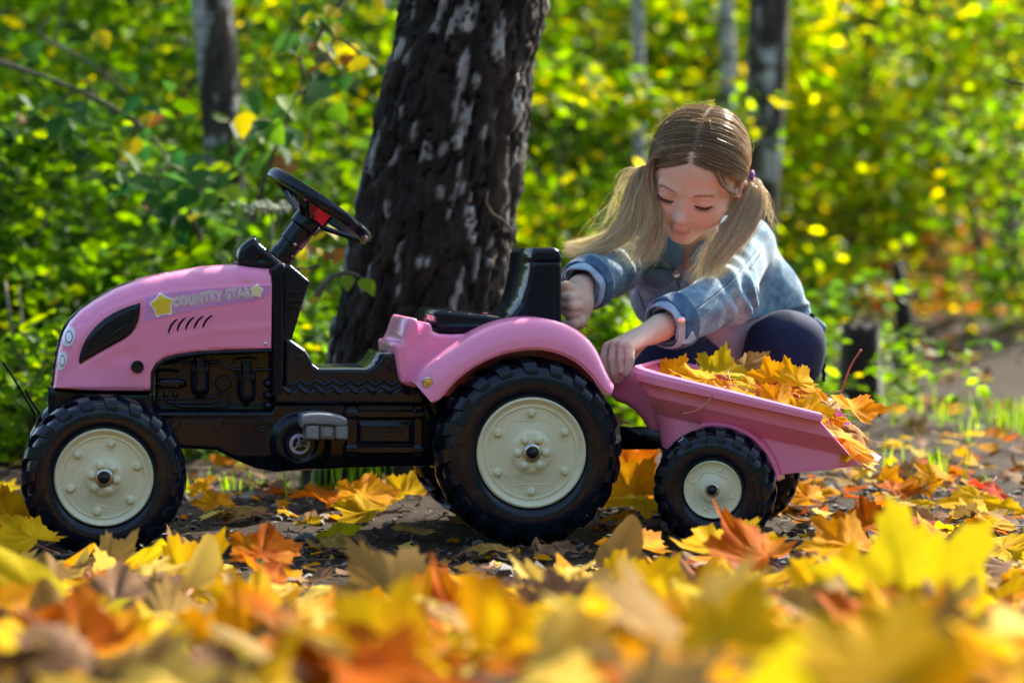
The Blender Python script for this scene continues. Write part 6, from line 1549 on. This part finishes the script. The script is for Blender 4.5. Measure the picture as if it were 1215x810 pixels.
b3 = [[(238, 285, 1.7), (222, 240, 1.7), (205, 215, 1.7), (185, 195, 1.7)], [(222, 240, 1.7), (245, 215, 1.68), (268, 195, 1.65)], [(205, 215, 1.7), (160, 205, 1.7), (140, 190, 1.7)]]
branch('hazel_branch', 'leafy twig with broad dark leaves above the pink hood', b3, along(b3, 40, 20))
b4 = [[(420, -20, 1.5), (385, 30, 1.5), (370, 60, 1.5), (400, 80, 1.5)], [(385, 30, 1.5), (420, 60, 1.5), (455, 80, 1.5)], [(420, -20, 1.5), (470, -5, 1.45), (497, 15, 1.42)]]
branch('hazel_branch', 'yellowing leafy twig hanging at the top beside the big birch', b4, along(b4, 34, 12), size=.05, cw=(3, 3, 2, 2, 3, 1))
b5 = [[(375, 350, .75), (392, 328, .75), (410, 322, .75), (428, 328, .75)], [(350, 320, .8), (375, 318, .8), (395, 300, .8)], [(375, 350, .75), (372, 365, .75), (385, 340, .75)]]
branch('hazel_branch', 'small yellow green twig by the trunk behind the steering column', b5, [(428, 330, .72, 1.0), (412, 326, .73, .8), (392, 300, .78, .7), (378, 305, .78, .7), (365, 318, .78, .6), (385, 345, .74, .6), (372, 352, .74, .7), (440, 335, .72, .6)], size=.045, cw=(0, 0, 1, 3, 3, 1))
b6 = [[(330, 310, 1.3), (350, 280, 1.3), (385, 270, 1.28), (400, 285, 1.26)]]
branch('hazel_branch', 'short yellow leafed twig seen under the steering wheel rim', b6, along(b6, 16, 16), size=.045, cw=(1, 1, 1, 3, 3, 1))
# bare twig at the right edge
mb = MB(); q = W(1230, 102, 1.5); mb.tube(np.array([W(*p) for p in chaik_open([(1240, 104, 1.5), (1212, 99, 1.5), (1200, 97, 1.5), (1186, 92, 1.5)])]), [.0035] * 8 + [.0025] * 20, 6) if False else mb.tube(np.array([W(*p) for p in ((1245, 105, 1.5), (1212, 99, 1.5), (1200, 97, 1.5), (1186, 92, 1.5))]), [.004, .0035, .003, .0015], 6)
tag(mb.build('bare_twig', BARK, None, None), 'bare dark twig poking in at the upper right edge', 'twig')

# ---- shrubs: left thicket
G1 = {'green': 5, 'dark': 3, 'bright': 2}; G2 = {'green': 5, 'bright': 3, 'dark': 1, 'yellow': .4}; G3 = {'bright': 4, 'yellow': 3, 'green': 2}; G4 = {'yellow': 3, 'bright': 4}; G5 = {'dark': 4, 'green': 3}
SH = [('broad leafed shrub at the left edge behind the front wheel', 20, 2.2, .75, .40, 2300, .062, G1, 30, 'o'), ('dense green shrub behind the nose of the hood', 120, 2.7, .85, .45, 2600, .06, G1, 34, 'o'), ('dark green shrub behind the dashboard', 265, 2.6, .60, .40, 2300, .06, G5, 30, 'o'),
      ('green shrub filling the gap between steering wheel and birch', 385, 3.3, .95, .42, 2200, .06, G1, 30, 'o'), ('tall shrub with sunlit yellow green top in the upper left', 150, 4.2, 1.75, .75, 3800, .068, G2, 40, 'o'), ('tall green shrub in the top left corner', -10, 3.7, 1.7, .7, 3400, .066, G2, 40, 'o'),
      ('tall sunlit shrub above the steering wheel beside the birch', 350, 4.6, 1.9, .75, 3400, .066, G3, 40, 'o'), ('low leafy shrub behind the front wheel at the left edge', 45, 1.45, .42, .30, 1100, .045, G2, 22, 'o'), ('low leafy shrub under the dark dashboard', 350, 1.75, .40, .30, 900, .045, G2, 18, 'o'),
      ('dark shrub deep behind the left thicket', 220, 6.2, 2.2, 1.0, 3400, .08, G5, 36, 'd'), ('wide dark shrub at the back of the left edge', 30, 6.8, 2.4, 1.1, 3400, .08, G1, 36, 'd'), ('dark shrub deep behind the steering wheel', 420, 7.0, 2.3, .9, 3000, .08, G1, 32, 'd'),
      # middle
      ('bright green shrub between the birch and the child', 690, 4.4, 1.15, .50, 2600, .06, G3, 30, 'o'), ('low green shrub right of the seat behind the sleeve', 705, 2.4, .50, .32, 1200, .05, G2, 22, 'o'), ('tall green shrub above the gap between birch and child', 700, 6.8, 2.0, .9, 3600, .075, G2, 40, 'd'), ('tall shrub behind the head of the child', 815, 7.6, 2.3, .95, 3600, .078, G3, 40, 'd'),
      # right
      ('sunlit green shrub right of the child', 950, 6.2, .80, .45, 1800, .062, G3, 30, 'd'), ('yellow shrub above the stump at the right', 1000, 7.2, 1.75, .85, 4600, .075, {'yellow': 3, 'bright': 4}, 36, 'd', .5), ('green shrub in the upper right corner', 1170, 7.6, 2.2, .95, 3600, .075, G3, 40, 'd', .55), ('green shrub half way up the right edge', 1240, 5.4, .95, .40, 1400, .055, G2, 30, 'd'),
       ('dark shrub behind the right birch trunk', 930, 11.5, 2.6, 1.2, 3800, .09, G1, 36, 'd', .35), 
        ('dark low shrub behind the knee of the child', 950, 3.4, .42, .3, 900, .045, G5, 18, 'd')]
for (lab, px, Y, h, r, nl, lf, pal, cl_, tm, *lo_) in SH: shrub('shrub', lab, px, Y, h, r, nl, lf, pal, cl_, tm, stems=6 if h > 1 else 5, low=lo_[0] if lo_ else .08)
# ---- trees at the back: trunk and crown
def back_tree(px, Y, h, r, nl, pal, lab, leaf=.13, tr=.09):
    x = W(px, 405, Y)[0]; base = np.array([x, Y, float(gz(x, Y)) - .1]); root = empty('forest_tree', base); tag(root, lab, 'tree', 'forest trees at the back')
    p = stem_path((0, 0, 0), (rng.normal(0, .2), rng.normal(0, .2), h * .9), .12, 12); mb = MB(); mb.tube(p, np.linspace(tr, tr * .3, 12), 12); mb.build('trunk', BARK, root, None); C = []
    for i in range(11):
        s0 = p[(2 if px < 930 else 5) + i % (9 if px < 930 else 6)]; a = i * 2.39; e = s0 + np.array([math.cos(a), math.sin(a), .12]) * r * rng.uniform(.6, 1.0); q = stem_path(s0, e, .12); mb = MB(); mb.tube(q, np.linspace(tr * .35, .008, len(q)), 6); mb.build('limb', BARK, root, None)
        for t in (3, 5, 7, 8): C.append(q[t] + rng.normal(0, .15, 3))
    C = np.array(C); k = rng.integers(len(C), size=nl); P = C[k] + rng.normal(0, 1, (nl, 3)) * np.array([.34, .34, .12]) * r * .55
    hi = np.array([0, 0, h * .9]) + rng.normal(0, 1, (26, 3)) * np.array([1.5, 1.5, .9]) + np.array([0, 0, .6]); kh = rng.integers(26, size=2000)
    Ph = hi[kh] + rng.normal(0, 1, (2000, 3)) * np.array([.5, .5, .18]); px < 930 and foliage('crown', Ph + base, .19 * rng.uniform(.7, 1.3, 2000), pick(pal, 2000), root)  # extra high crown out of view, added to shade the undergrowth, none over the clearing
    foliage('crown', P + base, leaf * rng.uniform(.6, 1.3, nl), pick(pal, nl) * rng.uniform(.7, 1.3, len(C))[k][:, None], root)
BT = [(60, 10.5, 4.2, 1.6, G2, 'green tree deep in the wood at the far left'), (250, 12, 4.6, 1.7, G1, 'green tree deep in the wood behind the left birch'), (430, 11, 4.5, 1.6, G2, 'tree deep in the wood just left of the big birch'), (650, 12, 4.6, 1.7, G3, 'bright tree deep in the wood right of the big birch'), (760, 15, 5, 1.9, G1, 'dark tree deep in the wood behind the thin pale birch'),
      (880, 16, 5, 2.0, G3, 'bright tree deep in the wood behind the right birch'), (1000, 14, 4.6, 1.8, G4, 'yellow tree deep in the wood at the upper right'), (1090, 17, 5.2, 2.1, G1, 'dark green tree deep in the wood at the upper right'), (1200, 13, 4.6, 1.8, G2, 'green tree deep in the wood at the far right edge'), (520, 17, 5.2, 2.0, G3, 'bright tree hidden deep behind the big birch'), (150, 17, 5.2, 2.1, G3, 'bright tree deep in the wood over the hood'), (330, 18, 5.2, 2.1, G2, 'green tree deep in the wood over the steering wheel')]
for px, Y, h, r, pal, lab in BT: back_tree(px, Y, h, r, 4200, pal, lab)
# ---- the far wood that closes the view
nW = 42000; Yw = rng.uniform(24, 40, nW); Xw = rng.uniform(-1, 1, nW) * (Yw + 4) * .42; Zw = gz(Xw, Yw) + rng.random(nW) ** 1.2 * (7.5 + .1 * Yw)
cl_ = rng.normal(0, 1, (nW, 3)) * .3
V, F, c = cloud(np.stack([Xw, Yw, Zw], 1) + cl_, rng.uniform(.22, .42, nW), pick({'dark': 4, 'green': 4, 'bright': 2, 'yellow': 1}, nW)); o = obj('distant_woods', V, F, GREEN, None, True, None); color_attr(o.data, c); tag(o, 'dense green wood closing the view far behind', kind='stuff')
# ---- unseen wood beside and behind the viewer, added to dim fill light and reflections
nR = 26000; ar = rng.uniform(R_(75), R_(285), nR); rr2 = rng.uniform(10.5, 16, nR); Xr = np.sin(ar) * rr2; Yr = np.cos(ar) * rr2 - 1.0
V, F, c = cloud(np.stack([Xr, Yr, rng.random(nR) ** .9 * 5.6 - .2], 1) + rng.normal(0, .3, (nR, 3)), rng.uniform(.3, .55, nR), pick({'dark': 5, 'green': 4, 'bright': 2, 'yellow': 1}, nR)); o = obj('unseen_woods', V, F, GREEN, None, True, None); color_attr(o.data, c); tag(o, 'unseen green wood round the clearing, added to dim the fill light', kind='stuff')
# ---- ground plants: herbs, ferns of the floor and grass blades
def herbs(n, xr, yr, size, pal, name, label, h=.16):
    x = rng.uniform(*xr, n * 3); y = rng.uniform(*yr, n * 3); k = (np.abs(x) < (y + 3.72) * .24 + .3) & (fbm(x, y, 1.1, 2) > -.25); x, y = x[k][:n], y[k][:n]
    P = np.stack([x, y, gz(x, y) + h * rng.random(len(x)) ** 1.3], 1); V, F, c = cloud(P, rng.uniform(*size, len(x)), pick(pal, len(x)), tilt=.5); o = obj(name, V, F, GREEN, None, True, None); color_attr(o.data, c); tag(o, label, kind='stuff')
herbs(5200, (-2.4, -.15), (1.3, 4.2), (.025, .055), G2, 'undergrowth', 'low green herbs carpeting the ground under the left shrubs', .22)
herbs(2600, (-.1, 1.2), (2.2, 5.5), (.025, .055), G2, 'undergrowth', 'low green herbs between the birch and the path', .22)
herbs(700, (.3, 4), (4.5, 10), (.04, .075), G3, 'undergrowth', 'low sunlit herbs at the foot of the right slope', .25)
def grass(n, cpts, spread, hr, name, label):
    V = []; F = []
    for i in range(n):
        c_ = cpts[i % len(cpts)]; x = c_[0] + rng.normal(0, spread); y = c_[1] + rng.normal(0, spread); z = float(gz(x, y)) - .005; h = rng.uniform(*hr); a = rng.uniform(0, 6.28); d = np.array([math.cos(a), math.sin(a), 0]); s = np.array([-d[1], d[0], 0]) * rng.uniform(.0015, .003); b0 = len(V); p = np.array([x, y, z]); bend = rng.uniform(.1, .6)
        for t, w in ((0, 1), (.35, .9), (.7, .6), (1, .05)):
            q = p + np.array([0, 0, h * t * (1 - .25 * bend * t)]) + d * h * bend * t * t; V += [q - s * w, q + s * w]
        F += [[b0 + 2 * j, b0 + 2 * j + 1, b0 + 2 * j + 3, b0 + 2 * j + 2] for j in range(3)]
    o = obj(name, V, F, GREEN, None, True, None); color_attr(o.data, np.repeat(pick({'bright': 3, 'green': 2}, n), 8, 0)); tag(o, label, kind='stuff')
gp = lambda px, Y: (W(px, 500, Y)[0], Y)
grass(60, [gp(390, .75), gp(420, .8), gp(440, .72), gp(405, .7)], .05, (.14, .27), 'grass', 'tall grass blades standing behind the footwell of the tractor')
grass(150, [gp(1190, 2.2), gp(1215, 2.4), gp(1180, 2.6), gp(1230, 2.0)], .10, (.04, .10), 'grass', 'patch of short sunlit grass at the right edge of the path')
grass(36, [gp(1125, .95), gp(1110, 1.0), gp(1060, 1.2)], .05, (.03, .10), 'grass', 'small grass tuft on the path beyond the trailer'); grass(40, [gp(250, .9), gp(280, 1.0), gp(30, .7)], .05, (.015, .045), 'grass', 'short grass tufts beneath the tractor')
# dry stalks by the front wheel
for pts, lab in (([(42, 492, .45), (20, 455, .45), (4, 430, .45)], 'thin dry bent stalk at the left edge beside the front wheel'), ([(55, 500, .4), (38, 478, .4), (30, 462, .4)], 'short dry stalk just behind the front wheel')):
    mb = MB(); q = [W(*p) for p in chaik_open(pts)]; q[0][2] = float(gz(q[0][0], q[0][1])); mb.tube(q, .0022, 6); tag(mb.build('dry_stalk', LEAFC['tan'], None, None), lab, 'stalk')
# white flower head behind the column
fl = empty('wild_flower', W(315, 300, 1.45) * np.array([1, 1, 0])); tag(fl, 'pale white flower head on a thin stem left of the steering column', 'flower'); fb = np.array(fl.location); hd = W(322, 246, 1.45)
mb = MB(); mb.tube(np.array([fb, (fb + hd) / 2 + np.array([.01, 0, 0]), hd]) - fb, .003, 6); mb.build('stem', STEM, fl, None)
mb = MB()
for _ in range(70): mb.ball(hd - fb + rng.normal(0, 1, 3) * np.array([.026, .02, .006]), .005, 6)
o = mb.build('blossom', cloth('blossom', (.22, .25, .16), (.42, .45, .34)), fl, None); o['kind'] = 'stuff'
